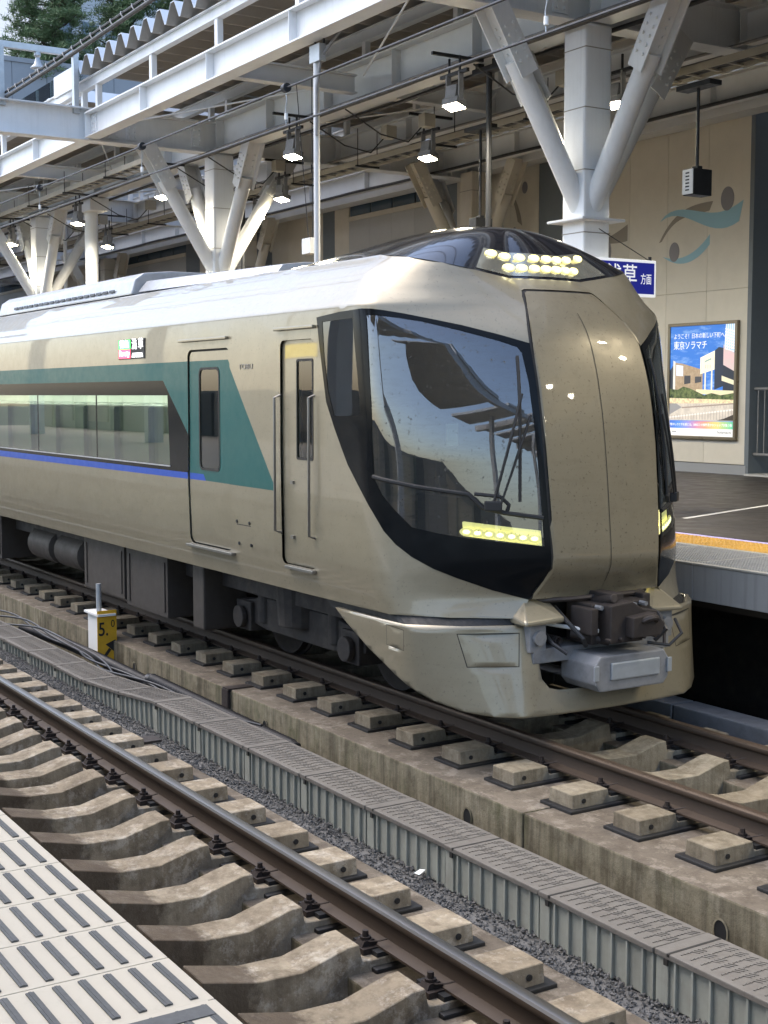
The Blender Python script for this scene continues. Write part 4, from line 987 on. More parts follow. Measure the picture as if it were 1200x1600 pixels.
REG['pdoor'] = sidepoly(rrect(-11.132, -10.304, 1.045, 2.712, .06), 2)
REG['pdwin_gap'] = sidepoly(rrect(-10.935, -10.515, 1.69, 2.575, .06), 2)
REG['pdwin'] = sidepoly(rrect(-10.915, -10.535, 1.71, 2.555, .05), 2)
REG['cdoor_gap'] = sidepoly(rrect(-9.40, -8.865, 1.035, 2.755, .05), 2)
REG['cdoor'] = sidepoly(rrect(-9.28, -8.88, 1.05, 2.735, .04), 2)
REG['cdwin_gap'] = sidepoly(rrect(-9.16, -8.90, 1.85, 2.61, .02), 2)
REG['cdwin'] = sidepoly(rrect(-9.145, -8.915, 1.868, 2.592, .015), 2)
REG['hatch_gap'] = sidepoly([(-10.19, 1.28), (-9.93, 1.28), (-9.93, 1.272), (-10.19, 1.272)], 2)
def inpoly(p, poly):
    x, y = p; c = False; n = len(poly); j = n-1
    for i in range(n):
        xi, yi = poly[i]; xj, yj = poly[j]
        if (yi > y) != (yj > y) and x < (xj-xi)*(y-yi)/(yj-yi)+xi: c = not c
        j = i
    return c
pts2 = []; edges = []
def addloop(poly):
    k = len(pts2)
    for p in poly: pts2.append(Vector((p[0], p[1])))
    n = len(poly)
    for i in range(n): edges.append((k+i, k+(i+1) % n))
addloop(outer)
for nm, poly in REG.items():
    if nm == 'pgap': poly = [p for p in poly]
    addloop(poly)
a_list = [0]+[.1*i for i in range(1, 9)]+[.85, .9, .94, .955, .975, .99, 1.0, 1.01, 1.025, 1.045]+[1.1+.08*i for i in range(10)]+[1.9+.025*i for i in range(11)]+[2.2+.12*i for i in range(7)]+[3.1+.5*i for i in range(38)]
z_list = [.845+.08*i for i in range(26)]+[2.86, 2.9, 2.93, 2.955, 2.98, 3.01, 3.045, 3.085, 3.125, 3.16, 3.2, 3.24, 3.28, 3.32]
for z in z_list:
    for a in a_list:
        if a > 3 and z < 2.8 and int(round((z-.845)/.08)) % 2: continue
        p = (a+.0003, z+.0007)
        if inpoly(p, outer): pts2.append(Vector(p))
cv, ce, cf, *_ = delaunay_2d_cdt(pts2, edges, [], 0, 1e-5)
ORDER = ['glass', 'cabwin', 'mask', 'fpanel', 'pgap', 'pdwin', 'pdwin_gap', 'pdoor', 'pdoor_gap', 'cdwin', 'cdwin_gap', 'cdoor', 'cdoor_gap', 'hatch_gap']+['pane%d' % i for i in range(len(panes))]+['band']
PART = {}
for f in cf:
    for t in range(1, len(f)-1):
        tri = (f[0], f[t], f[t+1]); c = ((cv[tri[0]].x+cv[tri[1]].x+cv[tri[2]].x)/3, (cv[tri[0]].y+cv[tri[1]].y+cv[tri[2]].y)/3)
        if not inpoly(c, outer): continue
        part = 'body'
        for nm in ORDER:
            if inpoly(c, REG[nm]): part = nm; break
        col = 'gold'
        if part in ('body', 'pdoor'):
            if inpoly(c, REG['blue']): col = 'blue'
            elif inpoly(c, REG['teal']): col = 'teal'
        PART.setdefault(part, []).append((tri, col))
train = thing('express_train', 'champagne gold express train with teal band and black windscreen arriving', 'train', (0, 0, 0))
OFF = {'pdoor': -.012, 'pdwin': -.016, 'pdwin_gap': -.008, 'pdoor_gap': -.02, 'cdoor': -.016, 'cdwin': -.02, 'cdwin_gap': -.012, 'cdoor_gap': -.022, 'fpanel': .004, 'pgap': -.006, 'glass': .0, 'cabwin': .0, 'mask': .003}
INFO = {'body': ('body_shell', None), 'glass': ('windscreen', 'glass'), 'cabwin': ('cab_side_window', 'sideglass'), 'mask': ('windscreen_surround', 'mask'), 'fpanel': ('front_panel', 'goldfront'), 'pgap': ('panel_seal', 'seam'),
        'pdwin': ('door_window', 'sideglass'), 'pdwin_gap': ('door_window_seal', 'seam'), 'pdoor': ('passenger_door', None), 'pdoor_gap': ('door_seal', 'seam'), 'cdwin': ('cab_door_window', 'sideglass'), 'cdwin_gap': ('cab_door_window_seal', 'seam'),
        'cdoor': ('cab_door', 'gold'), 'cdoor_gap': ('cab_door_recess', 'gold'), 'hatch_gap': ('hatch_seam', 'seam'), 'band': ('window_band', 'mask')}
cache = {}
def shell_mesh(name, tris, off, mats, sides):
    V = []; Fc = []; Mi = []; NR = []
    for sgn in sides:
        idx = {}
        for tri, col in tris:
            q = []
            for i in tri:
                if i not in idx:
                    key = (i, off)
                    if key not in cache: cache[key] = Sn(max(cv[i].x, 0), min(max(cv[i].y, .83), 3.36), off)
                    p, n = cache[key]; idx[i] = len(V); V.append((p.x, YC+sgn*p.y, p.z)); NR.append((n.x, sgn*n.y, n.z))
                q.append(idx[i])
            a, b, c = [Vector(V[k]) for k in q]
            if (b-a).cross(c-a).dot(Vector(NR[q[0]])) < 0: q = [q[0], q[2], q[1]]
            Fc.append(tuple(q)); Mi.append(mats.index(col) if col in mats else 0)
    me = bpy.data.meshes.new(name); me.from_pydata(V, [], Fc)
    for m_ in mats: me.materials.append(MT[m_])
    me.polygons.foreach_set('material_index', Mi); me.polygons.foreach_set('use_smooth', [True]*len(Fc)); me.update()
    me.normals_split_custom_set_from_vertices(NR)
    return me
door_obj = {}
for part, tris in PART.items():
    if part.startswith('pane'): nm, mt = 'window_pane', 'sideglass'
    else: nm, mt = INFO[part]
    mats = [mt] if mt else ['gold', 'teal', 'blue']
    if part in ('body', 'fpanel', 'pgap'): link(nm, shell_mesh(nm, tris, OFF.get(part, 0), mats, (-1, 1)), train)
    else:
        for s in (-1, 1): door_obj[(part, s)] = link(nm, shell_mesh(nm, tris, OFF.get(part, 0), mats, (s,)), train)
for s in (-1, 1):
    for a, b in (('pdwin', 'pdoor'), ('pdwin_gap', 'pdoor'), ('cdwin', 'cdoor'), ('cdwin_gap', 'cdoor')): door_obj[(a, s)].parent = door_obj[(b, s)]
    for i in range(len(panes)): door_obj[('pane%d' % i, s)].parent = door_obj[('band', s)]
def onS(a, z, s=-1, off=0.):
    p, n = Sn(a, z, off); return Vector((p.x, YC+s*p.y, p.z)), Vector((n.x, s*n.y, n.z))
# thin dark line along the centre crease of the front panel
sm = MB(); zz = [1.05+i*.06 for i in range(32)]
for z0, z1 in zip(zz[:-1], zz[1:]):
    p0, n = onS(0, z0, 1, .0065); p1, n = onS(0, z1, 1, .0065)
    sm.quad(p0-Y1*.0025, p0+Y1*.0025, p1+Y1*.0025, p1-Y1*.0025)
sm.build('panel_seam', 'seam', train)

# ---- roof: rear roof and dark domed fairing over the cab
XD = -10.7
f_cz = pchip([XD-.3, XD, -10.2, -9.6, -8.95, -8.5, -8.3], [3.46, 3.475, 3.52, 3.59, 3.638, 3.61, 3.575])
ring = [(sx(x, 3.36), 3.36) for x in np.linspace(XD, -8.75, 14)]+[(a, 3.36-(2-a)*.19) for a in np.linspace(2.05, 1, 22) if a <= 2]+[(a, 3.17) for a in np.linspace(.9, 0, 9)]
def dome_pt(i, v, off=0):
    a, z = ring[i]; q = S2(a, min(z, 3.36)); t = i/(len(ring)-1)
    xc = q[0] if q[0] < -8.95 else -8.95+(q[0]+8.95)*.5
    if q[0] > -8.95: xc = min(xc, -8.35)
    zc = f_cz(min(max(xc, XD-.3), -8.3))
    k = math.sin(v*math.pi/2)
    return Vector((q[0]+(xc-q[0])*v, q[1]*(1-v), z+(zc-z)*k+off))
def dome_mesh(sides, i0, i1, v0, v1, nv=14, off=0., name='roof_fairing', mat='dome'):
    V = []; Fc = []
    for sgn in sides:
        k = len(V); n = i1-i0+1
        for i in range(i0, i1+1):
            for j in range(nv+1):
                p = dome_pt(i, v0+(v1-v0)*j/nv, off); V.append((p.x, YC+sgn*p.y, p.z))
        for i in range(n-1):
            for j in range(nv):
                q = (k+i*(nv+1)+j, k+(i+1)*(nv+1)+j, k+(i+1)*(nv+1)+j+1, k+i*(nv+1)+j+1); Fc.append(q if sgn > 0 else q[::-1])
    me = bpy.data.meshes.new(name); me.from_pydata(V, [], Fc); me.materials.append(MT[mat])
    bm = bmesh.new(); bm.from_mesh(me); bmesh.ops.remove_doubles(bm, verts=bm.verts, dist=.0006); bmesh.ops.recalc_face_normals(bm, faces=bm.faces)
    for f in bm.faces: f.smooth = True
    bm.to_mesh(me); bm.free(); return me
NRG = len(ring)
link('roof_fairing', dome_mesh((-1, 1), 0, NRG-1, 0, 1), train)
# rear roof
V = []; Fc = []; xs_ = np.linspace(XB, XD+.02, 20); nn = 16
for x in xs_:
    for j in range(nn+1):
        u = -1+2*j/nn; V.append((x, YC+.98*u, 3.36+.115*(1-u*u)))
for i in range(len(xs_)-1):
    for j in range(nn): k = i*(nn+1)+j; Fc.append((k, k+1, k+nn+2, k+nn+1))
me = bpy.data.meshes.new('roof_top'); me.from_pydata(V, [], Fc); me.materials.append(MT['roofgrey'])
for p in me.polygons: p.use_smooth = True
link('roof_top', me, train)
# roof equipment housing with louvre slots
ac = MB()
prof = [(-.95, 3.40), (-.90, 3.56), (-.80, 3.63), (-.5, 3.66), (.5, 3.66), (.80, 3.63), (.90, 3.56), (.95, 3.40)]
ac.prism(prof, lambda a, b: (-18.3, YC+a, b-.02), lambda a, b: (-13.55, YC+a, b-.02))
aco = ac.build('roof_unit', 'roofgrey', train, bevel=.02)
slot = MB().box(0, .16, -.006, .0, 0, .028).mesh('louvre_slot', 'darkmetal')
for k in range(18):
    s_ = link('louvre_slot', slot, aco, (-17.6+.2*k, YC-.945, 3.43)); s_.rotation_euler = (R(-17), 0, 0)
ac = MB(); prof2 = [(-.9, 3.40), (-.8, 3.52), (-.5, 3.56), (.5, 3.56), (.8, 3.52), (.9, 3.40)]
ac.prism(prof2, lambda a, b: (-13.50, YC+a, b-.0), lambda a, b: (-10.75, YC+a*.8, 3.38+(b-3.38)*.75)); ac.build('roof_unit', 'roofgrey', train, smooth=True, bevel=.02)

# ---- head lamps in the dome front and behind the windscreen foot
lampc = MB()
iE = NRG-9-1
link('top_lamp_cover', dome_mesh((-1, 1), NRG-15, NRG-1, .02, .30, 8, .006, 'top_lamp_cover', 'reflector'), train)
lens_m = MB().cyl((0, 0, 0), (.012, 0, 0), .030, .026, n=12).mesh('lamp_lens', 'led', True); core_m = MB().cyl((.012, 0, 0), (.016, 0, 0), .014, n=10).mesh('lamp_core', 'ledcore', True)
def lens(p, n, sc=1, parent=train):
    o = link('lamp_lens', lens_m, parent); o.location = p; o.rotation_euler = n.to_track_quat('X', 'Z').to_euler(); o.scale = (1, sc*1.45, sc*.85)
    c = link('lamp_core', core_m, o)
tl = thing('x', '', ''); bpy.data.objects.remove(tl)
def dome_front(y, v):
    """point on the front of the dome at lateral offset y, height parameter v"""
    best = None
    s = -1 if y < 0 else 1
    for i in range(NRG-22, NRG-1):
        p, q = dome_pt(i, v), dome_pt(i+1, v)
        if min(p.y, q.y) <= abs(y) <= max(p.y, q.y)+1e-9 and abs(p.y-q.y) > 1e-9:
            t = (abs(y)-p.y)/(q.y-p.y); r = p.lerp(q, t); best = r
    if best is None: best = dome_pt(NRG-1, v)
    return Vector((best.x, YC+s*best.y, best.z))
for row, (v, n, w) in enumerate(((.235, 8, .40), (.11, 7, .30))):
    for k in range(n):
        y = -w+2*w*k/(n-1)
        p = dome_front(y, v); lens(p+Vector((.012, 0, .006)), Vector((1, .22*(1 if y > 0 else -1)*abs(y)/w, .18)).normalized(), 1.15)
for s in (-1, 1):
    for k in range(7):
        a = 1.09+.062*k; p, n = onS(a, 1.372+.007*k, s, -.035); lens(p, n, 1.15)
    hb = MB(); ps = []
    for k in range(8):
        a = 1.05+.062*k
        p, n = onS(a, 1.425+.008*k, s, -.05); p2, n = onS(a, 1.322+.009*k, s, -.05); p3, n = onS(a, 1.425+.008*k, s, -.16); ps.append((p, p2, p3))
    for (a_, b_, c_), (a2, b2, c2) in zip(ps[:-1], ps[1:]): hb.quad(a_, b_, b2, a2); hb.quad(a_, a2, c2, c_)
    ho = hb.build('headlamp_housing', 'lampbox', train)
    # frame bar between windscreen and lamp window, plus wiper
    def ribbon(path, wd, off, th, name, mat):
        mb = MB(); pp_ = []
        for a, z in path:
            p, n = onS(a, z, s, off); pp_.append((p, n))
        pr_ = [p for p, n in pp_]
        mb.tube(pr_, wd, 7); return mb.build(name, mat, train, smooth=True)
    fine = lambda path, n=6: [(p[0]+(q[0]-p[0])*t/n, p[1]+(q[1]-p[1])*t/n) for p, q in zip(path[:-1], path[1:]) for t in range(n)]+[path[-1]]
    ribbon(fine([(1.999, 1.775), (1.729, 1.715), (1.432, 1.668), (1.36, 1.58), (1.24, 1.545), (1.035, 1.512)]), .016, .002, 0, 'windscreen_bar', 'rubber')
    ribbon(fine([(1.40, 1.672), (1.26, 1.655), (1.215, 1.60), (1.23, 1.55)]), .013, .002, 0, 'windscreen_bar', 'rubber')
    wp = thing('w', '', ''); bpy.data.objects.remove(wp)
    b0, n0 = onS(1.30, 1.59, s, .03)
    wm = MB().obox(b0, Vector((n0.y, -n0.x, 0)).normalized(), n0, Z1, .06, .03, .035); wo_ = wm.build('wiper', 'rubber', train, bevel=.01)
    t1 = [onS(1.30-.2*t, 1.60+.74*t, s, .045)[0] for t in np.linspace(0, 1, 8)]; MB().tube(t1, .010, 6).build('wiper_arm', 'rubber', wo_, smooth=True)
    t1 = [onS(1.26-.2*t, 1.60+.60*t, s, .04)[0] for t in np.linspace(0, 1, 8)]; MB().tube(t1, .008, 6).build('wiper_arm', 'rubber', wo_, smooth=True)
    t1 = [onS(1.155-.06*t, 1.62+.98*t, s, .012)[0] for t in np.linspace(0, 1, 8)]; MB().tube(t1, .011, 6).build('wiper_blade', 'rubber', wo_, smooth=True)
# ---- interior: cab bulkhead, console, seat; saloon lining and seats
it = MB().box(-9.45, -9.42, 5.12, 7.48, 1.0, 3.0).box(-9.42, -8.0, 5.3, 7.3, .98, 1.02).box(-8.35, -7.85, 5.5, 7.1, 1.02, 1.62).box(-9.42, -8.6, 5.3, 7.3, 3.0, 3.02)
it.build('cab_interior', 'interior', train)
for y in (5.75,):
    MB().box(-9.1, -8.62, y-.24, y+.24, 1.42, 1.55).box(-9.22, -9.08, y-.23, y+.23, 1.5, 2.25).box(-9.0, -8.75, y-.1, y+.1, 1.02, 1.42).build('driver_seat', 'seat', train, bevel=.04)
MB().box(-8.2, -8.14, 5.55, 5.95, 1.62, 1.95).build('cab_display', 'interior', train, bevel=.01)
MB().box(-7.93, -7.925, 5.46, 5.56, 1.98, 2.14).build('windscreen_notice', 'paper', train)
sal = MB().box(-26.8, -11.4, 7.55, 7.57, 1.05, 2.9).box(-26.8, -11.4, 5.02, 7.55, 1.02, 1.05).box(-26.8, -11.4, 5.02, 7.55, 2.62, 2.65).box(-11.42, -11.38, 5.02, 7.55, 1.05, 2.65)
sal.build('saloon_lining', 'interior_pale', train)
MT['saloonlamp'] = emit('saloon_lamp', (1, .96, .86), 15.0)
for y in (5.9, 6.7): MB().box(-26.5, -11.6, y-.06, y+.06, 2.60, 2.617).build('saloon_lamp', 'saloonlamp', train)
seatm = MB().box(-.10, .08, -.22, .22, .45, 1.18).box(0, .48, -.22, .22, .38, .5).mesh('saloon_seat', 'seat', bevel=.04)
for k in range(16):
    for y in (5.3, 5.78, 6.8, 7.28): link('saloon_seat', seatm, train, (-12.4-.92*k, y, 1.05))
# ---- side fittings: handrails, sills, gutters, destination display, small hatches
for s in (-1,):
    fy = lambda z: YC+s*f_w(z)
    for x in (-9.41, -8.862):
        z0, z1 = (1.27, 2.34)
        y = fy(1.8)+s*.045
        MB().tube([(x, y-s*.06, z0), (x, y, z0+.02), (x, y, z1-.02), (x, y-s*.06, z1)], .011, 10).build('handrail', 'steel', train, smooth=True)
    MB().box(-11.17, -10.24, fy(1.03)+(-.045 if s < 0 else 0), fy(1.03)+(.0 if s < 0 else .045), 1.006, 1.030).build('door_sill', 'steel', train, bevel=.004)
    MB().box(-9.30, -8.86, fy(1.03)-.04, fy(1.03), 1.006, 1.030).build('door_sill', 'steel', train, bevel=.004)
    MB().box(-11.30, -10.32, fy(2.8)-.03, fy(2.8), 2.800, 2.824).build('rain_gutter', 'gold', train, bevel=.006)
    MB().box(-9.47, -8.84, fy(2.8)-.03, fy(2.8), 2.830, 2.854).build('rain_gutter', 'gold', train, bevel=.006)
    for x, z in ((-10.18, 1.30), (-9.95, 1.30), (-10.15, 1.12), (-9.93, 1.12)): MB().cyl((x, fy(z)-.008, z), (x, fy(z)+.01, z), .014, n=10).build('hatch_bolt', 'darkmetal', train)
    MB().box(-9.245, -9.20, fy(1.7)-.0, fy(1.7)+.035, 1.66, 1.685).box(-9.245, -9.20, fy(1.7), fy(1.7)+.035, 1.24, 1.265).build('cab_door_handle', 'steel', train)
    y = fy(2.78)-.004
    ds = MB().box(-12.79, -12.12, y-.004, y+.03, 2.682, 2.872).build('destination_display', 'black', train, bevel=.004)
    MT['dgreen'] = emit('display_green', (.06, .75, .12), 1.1); MT['dred'] = emit('display_red', (.85, .05, .10), 1.1); MT['dwhite'] = emit('display_white', (.95, .95, .95), 1.3)
    MB().box(-12.775, -12.475, y-.006, y-.0045, 2.780, 2.866).build('display_field', 'dgreen', ds)
    MB().box(-12.775, -12.475, y-.006, y-.0045, 2.690, 2.776).build('display_field', 'dred', ds)
    text('display_lettering', '特急', .08, (-12.74, y-.0075, 2.824), (R(90), 0, 0), 'dwhite', ds, fitw=.22)
    text('display_lettering', 'Revaty', .075, (-12.76, y-.0075, 2.738), (R(90), 0, 0), 'dwhite', ds, fitw=.26)
    text('display_lettering', '浅 草', .11, (-12.43, y-.0065, 2.815), (R(90), 0, 0), 'dwhite', ds, fitw=.27)
    text('display_lettering', 'ASAKUSA', .06, (-12.43, y-.0065, 2.715), (R(90), 0, 0), 'dwhite', ds, fitw=.27)
    text('fleet_lettering', 'TOBU', .06, (-10.12, fy(2.55)-.003, 2.565), (R(90), 0, 0), 'seamlight', train, fitw=.25)
# ---- underfloor: frame, boxes, air tanks, bogies
MB().box(-26.5, -8.2, YC-1.05, YC+1.05, .62, .86).build('underframe', 'under', train)
for (x0, x1, y0, y1, z0) in ((-13.05, -12.0, 5.06, 5.9, .22), (-14.30, -13.12, 5.06, 5.9, .26), (-18.6, -17.4, 5.06, 5.9, .24), (-20.2, -18.7, 5.06, 5.9, .26)):
    MB().box(x0, x1, y0, y1, z0, .80).box(x0+.05, x0+.10, y0-.012, y0, z0+.05, .75).box(x1-.1, x1-.05, y0-.012, y0, z0+.05, .75).build('equipment_box', 'underbox', train, bevel=.015)
MB().box(-26, -11.6, 6.2, 7.6, .24, .8).build('equipment_box', 'under', train)
for x in (-15.2, -16.2): MB().tube([(x-.45, 5.35, .52), (x-.40, 5.35, .52), (x+.40, 5.35, .52), (x+.45, 5.35, .52)], [.12, .2, .2, .12], 18).build('air_tank', 'underbox', train, smooth=True)
def bogie(xc):
    bo = None
    for s in (-1, 1):
        b = MB(); y = YC+s*.88
        b.prism([(-1.1, .50), (-1.1, .36), (-.55, .30), (.55, .30), (1.1, .36), (1.1, .50), (.6, .58), (-.6, .58)], lambda a, c, y=y: (xc+a, y-.07, c), lambda a, c, y=y: (xc+a, y+.07, c))
        for t in (-1, 1):
            b.box(xc+t*.93-.14, xc+t*.93+.14, y-.11, y+.11, .26, .52); b.cyl((xc+t*.93, y+s*.12, .38), (xc+t*.93, y+s*.17, .38), .10, n=14)
            b.cyl((xc+t*.62, y+s*.03, .36), (xc+t*.62, y+s*.03, .64), .085, n=12)
        b.cyl((xc, y, .42), (xc, y, .78), .22, .24, n=18)
        bo = b.build('bogie_frame', 'under', train, bevel=.012)
    for t in (-1, 1):
        for s in (-1, 1):
            y = YC+.025+s*.555; x = xc+t*.93
            pr_ = [(.0, .055), (.30, .055), (.36, .02), (.385, .02), (.385, -.05), (.41, -.055), (.41, -.075), (.30, -.075), (.28, -.03), (.1, -.05), (0, -.05)]
            w = MB(); n = 36; vs = [(x+r*math.cos(2*math.pi*k/n), y+s*d, .39+r*math.sin(2*math.pi*k/n)) for r, d in pr_[1:-1] for k in range(n)]
            m_ = len(pr_)-2; w.add(vs, [(j*n+k, j*n+(k+1) % n, (j+1)*n+(k+1) % n, (j+1)*n+k) for j in range(m_-1) for k in range(n)]+[tuple(range(n)), tuple((m_-1)*n+k for k in range(n))])
            w.build('wheel', 'under', bo, smooth=True)
        MB().cyl((xc+t*.93, YC-.9, .39), (xc+t*.93, YC+.9, .39), .07, n=12).build('axle', 'under', bo, smooth=True)
bogie(-9.95); bogie(-23.6)
for x, w_ in ((-11.3, .12),): MB().box(x-w_, x+w_, 5.06, 5.5, .22, .8).build('equipment_box', 'underbox', train, bevel=.02)
# ---- front skirt
f_kx = lambda z: -7.27+(.78-z)*.21          # leaning front
def K2(a, z):
    """skirt half outline: a 0 centre, 1 front corner, 2 cab corner, then metres back"""
    t = (.78-z)/.61
    E = np.array([f_kx(z)-.0, .66+.07*t]); A = np.array([-7.72+.02*t, 1.345-.03*t]); B = np.array([A[0]-3, 1.345-.02*t])
    def raw(a):
        if a <= 1: return np.array([f_kx(z)+.04*(1-a*a), E[1]*a])
        if a <= 2:
            u = a-1; b = .06*4*u*(1-u); d = A-E; Ln = math.hypot(*d); return E+d*u+np.array([d[1], -d[0]])/Ln*b
        return np.array([A[0]-(a-2), A[1]+(B[1]-A[1])*(a-2)/3])
    for c, d1, d2 in ((1., .10, .09), (2., .12, .14)):
        if c-d1 < a < c+d2:
            P0, P1, P2 = raw(c-d1), raw(c), raw(c+d2); u = (a-(c-d1))/(d1+d2); return (1-u)**2*P0+2*u*(1-u)*P1+u*u*P2
    return raw(a)
kout = [(0, .175), (.6, .175), (1.0, .175), (1.25, .185), (1.5, .215), (1.75, .275), (1.9, .33), (2.0, .37), (2.12, .42), (2.28, .485), (2.45, .55), (2.62, .63), (2.80, .72), (2.90, .785), (2.5, .785), (2.0, .785), (1.5, .785), (1.0, .785), (.86, .785), (.84, .60), (.80, .42), (.72, .355), (.6, .335), (.3, .33), (0, .33)]
kreg = {'h1': [(2.20, .76), (2.00, .745), (2.01, .60), (2.21, .615)], 'h2': [(1.55, .735), (1.02, .735), (1.03, .51), (1.47, .51)]}
kp = []; ke = []
def kl(poly):
    k = len(kp); kp.extend(Vector(p) for p in poly); ke.extend((k+i, k+(i+1) % len(poly)) for i in range(len(poly)))
kl(kout)
for poly in kreg.values():
    cx = sum(p[0] for p in poly)/4; cz = sum(p[1] for p in poly)/4
    kl(poly); kl([(cx+(p[0]-cx)*.965, cz+(p[1]-cz)*.955) for p in poly])
for a in [.05*i for i in range(62)]:
    for z in [.19+.03*i for i in range(20)]:
        if inpoly((a, z), kout): kp.append(Vector((a+.0004, z+.0003)))
kv, _, kf, *_ = delaunay_2d_cdt(kp, ke, [], 0, 1e-5)
V = []; Fc = []; Mi = []
for sgn in (-1, 1):
    base = len(V)
    for p in kv: q = K2(max(p.x, 0), min(max(p.y, .17), .8)); V.append((q[0], YC+sgn*q[1], p.y))
    for f in kf:
        c = (sum(kv[i].x for i in f)/len(f), sum(kv[i].y for i in f)/len(f))
        if not inpoly(c, kout): continue
        mi = 0
        for poly in kreg.values():
            cx = sum(p[0] for p in poly)/4; cz = sum(p[1] for p in poly)/4
            if inpoly(c, poly) and not inpoly(c, [(cx+(p[0]-cx)*.965, cz+(p[1]-cz)*.955) for p in poly]): mi = 1
        Fc.append(tuple(base+i for i in f)); Mi.append(mi)
me = bpy.data.meshes.new('front_skirt'); me.from_pydata(V, [], Fc); me.materials.append(MT['gold']); me.materials.append(MT['seam']); me.polygons.foreach_set('material_index', Mi)
bm = bmesh.new(); bm.from_mesh(me); bmesh.ops.remove_doubles(bm, verts=bm.verts, dist=.0005); bmesh.ops.recalc_face_normals(bm, faces=bm.faces)
for f in bm.faces: f.smooth = True
bm.to_mesh(me); bm.free()
sko = link('front_skirt', me, train)
md = sko.modifiers.new('thick', 'SOLIDIFY'); md.thickness = .035; md.offset = -1
# dark rubber joint between body and skirt
for s in (-1, 1):
    jm = MB()
    aa = np.linspace(1.06, 3.0, 30)
    for a0, a1 in zip(aa[:-1], aa[1:]):
        p0, p1 = K2(a0, .785), K2(a1, .785); q0, q1 = S2(a0, .835), S2(a1, .835); k = .965
        f3 = lambda p, z: (p[0]-.02, YC+s*p[1]*k, z)
        jm.quad(f3(p0, .76), f3(p1, .76), f3(q1, .86), f3(q0, .86))
    jm.build('skirt_joint', 'rubber', train)
MB().box(-8.3, -7.55, YC-.75, YC+.75, .45, .80).box(-8.2, -7.4, YC-.72, YC+.72, .80, 1.0).build('nose_recess', 'rubber', train)
# gold corner blocks
for s in (-1, 1):
    y0, y1 = sorted((YC+s*.42, YC+s*.715)); yo = YC+s*.715; yi = YC+s*.40
    MB().add([(-7.40, yo, .86), (-7.16, yo, .815), (-7.40, yo, .80), (-7.40, yi, .965), (-7.33, YC+s*.60, .965), (-7.14, yi, .835), (-7.14, yi, .80), (-7.16, yo, .79), (-7.40, yi, .80)],
             [(0, 4, 1), (4, 3, 5, 1), (1, 5, 6, 7), (0, 1, 7, 2), (2, 7, 6, 8), (3, 8, 6, 5), (0, 2, 8, 3, 4)]).build('corner_block', 'gold', train, bevel=.012)
    MB().box(-7.45, -7.2, YC+s*.58-.07, YC+s*.58+.07, .60, .80).build('buffer_bracket', 'greybox', train, bevel=.01)
# coupler
cp = MB()
cp.box(-7.9, -7.30, YC-.17, YC+.17, .70, .93); cp.box(-7.32, -7.05, YC-.24, YC+.26, .64, .92)
cp.prism([(-.24, .66), (.05, .66), (.05, .74), (.18, .80), (.18, .86), (.05, .88), (-.05, .94), (-.24, .92)], lambda a, b: (-7.06, YC+a+.06, b), lambda a, b: (-6.92, YC+a+.06, b))
cp.prism([(-.05, .70), (.20, .70), (.24, .78), (.16, .86), (-.05, .84)], lambda a, b: (-6.94, YC+a, b), lambda a, b: (-6.84, YC+a, b))
cp.cyl((-7.2, YC-.3, .71), (-7.0, YC-.12, .66), .03, n=10).cyl((-7.25, YC-.1, .90), (-6.98, YC-.1, .96), .035, n=10).box(-7.28, -7.10, YC+.27, YC+.34, .68, .95)
cpo = cp.build('coupler', 'coupler', train, bevel=.012)
hk = MB(); hk.tube([(-6.86+.05*math.sin(t), YC+.10+.06*math.cos(t), .80+.035*math.sin(t)) for t in np.linspace(0, 6.28, 16)], .022, 8); hk.build('coupler_eye', 'coupler', cpo, smooth=True)
MB().tube([(-7.30, YC-.45, .775), (-7.12, YC-.30, .75), (-7.0, YC-.22, .745)], .014, 7).build('coupler_lever', 'white', cpo, smooth=True)
bx = MB(); bx.prism([(-.30, .345), (.30, .345), (.345, .40), (.345, .53), (.30, .59), (-.30, .59), (-.345, .53), (-.345, .40)], lambda a, b: (-7.28, YC+.03+a, b), lambda a, b: (-6.93, YC+.03+a*.96, b-.01))
bxo = bx.build('connector_box', 'greybox', train, bevel=.012)
MB().box(-6.935, -6.915, YC-.17, YC+.27, .41, .53).build('connector_cover', 'galv', bxo, bevel=.02)
MB().box(-7.5, -7.2, YC-.62, YC+.62, .52, .62).build('coupler_beam', 'greybox', train, bevel=.01)
MB().tube([(-7.1, YC+.32, .60), (-7.02, YC+.45, .58), (-7.0, YC+.55, .66), (-7.12, YC+.6, .74)], .012, 7).build('air_hose', 'cable', train, smooth=True)

# ------------------------------------------------------------------ station behind the camera (what the train mirrors)
nw = thing('near_station_wall', 'pale station wall behind the near platform, out of frame', 'wall', (0, 0, 0))
MB().box(-60, 70, -9.4, -9.1, .9, 2.6).build('wall_core', 'wallpale', nw)
for k in range(18):
    x = -58+4*k
    MB().box(x, x+1.1, -9.1, -9.0, 1.0, 2.5).build('wall_panel', 'wallgrey' if k % 3 else 'wallbeige', nw)
    MB().box(x+1.5, x+3.6, -9.1, -9.02, 1.3, 2.4).build('wall_panel', 'wallbeige' if k % 2 else 'wallpale', nw)
nc = thing('near_canopy', 'canopy over the near platform, out of frame', 'canopy', (0, 0, 0))
for k in range(30): MB().box(-60+4*k, -57.3+4*k, -9.4, -1.9, 7.3, 7.5).build('roof_slab', 'steelwhite', nc)  # unseen; front edge and slab gaps shaped for windscreen reflections and near light
for k in range(12): MB().box(-60+10.4*k+5, -60+10.4*k+5.4, -9.2, -1.4, 6.75, 7.3).build('cross_girder', 'steelwhite', nc)
MB().box(-60, 60, -2.3, -2.0, 6.9, 7.3).build('edge_beam', 'steelwhite', nc)
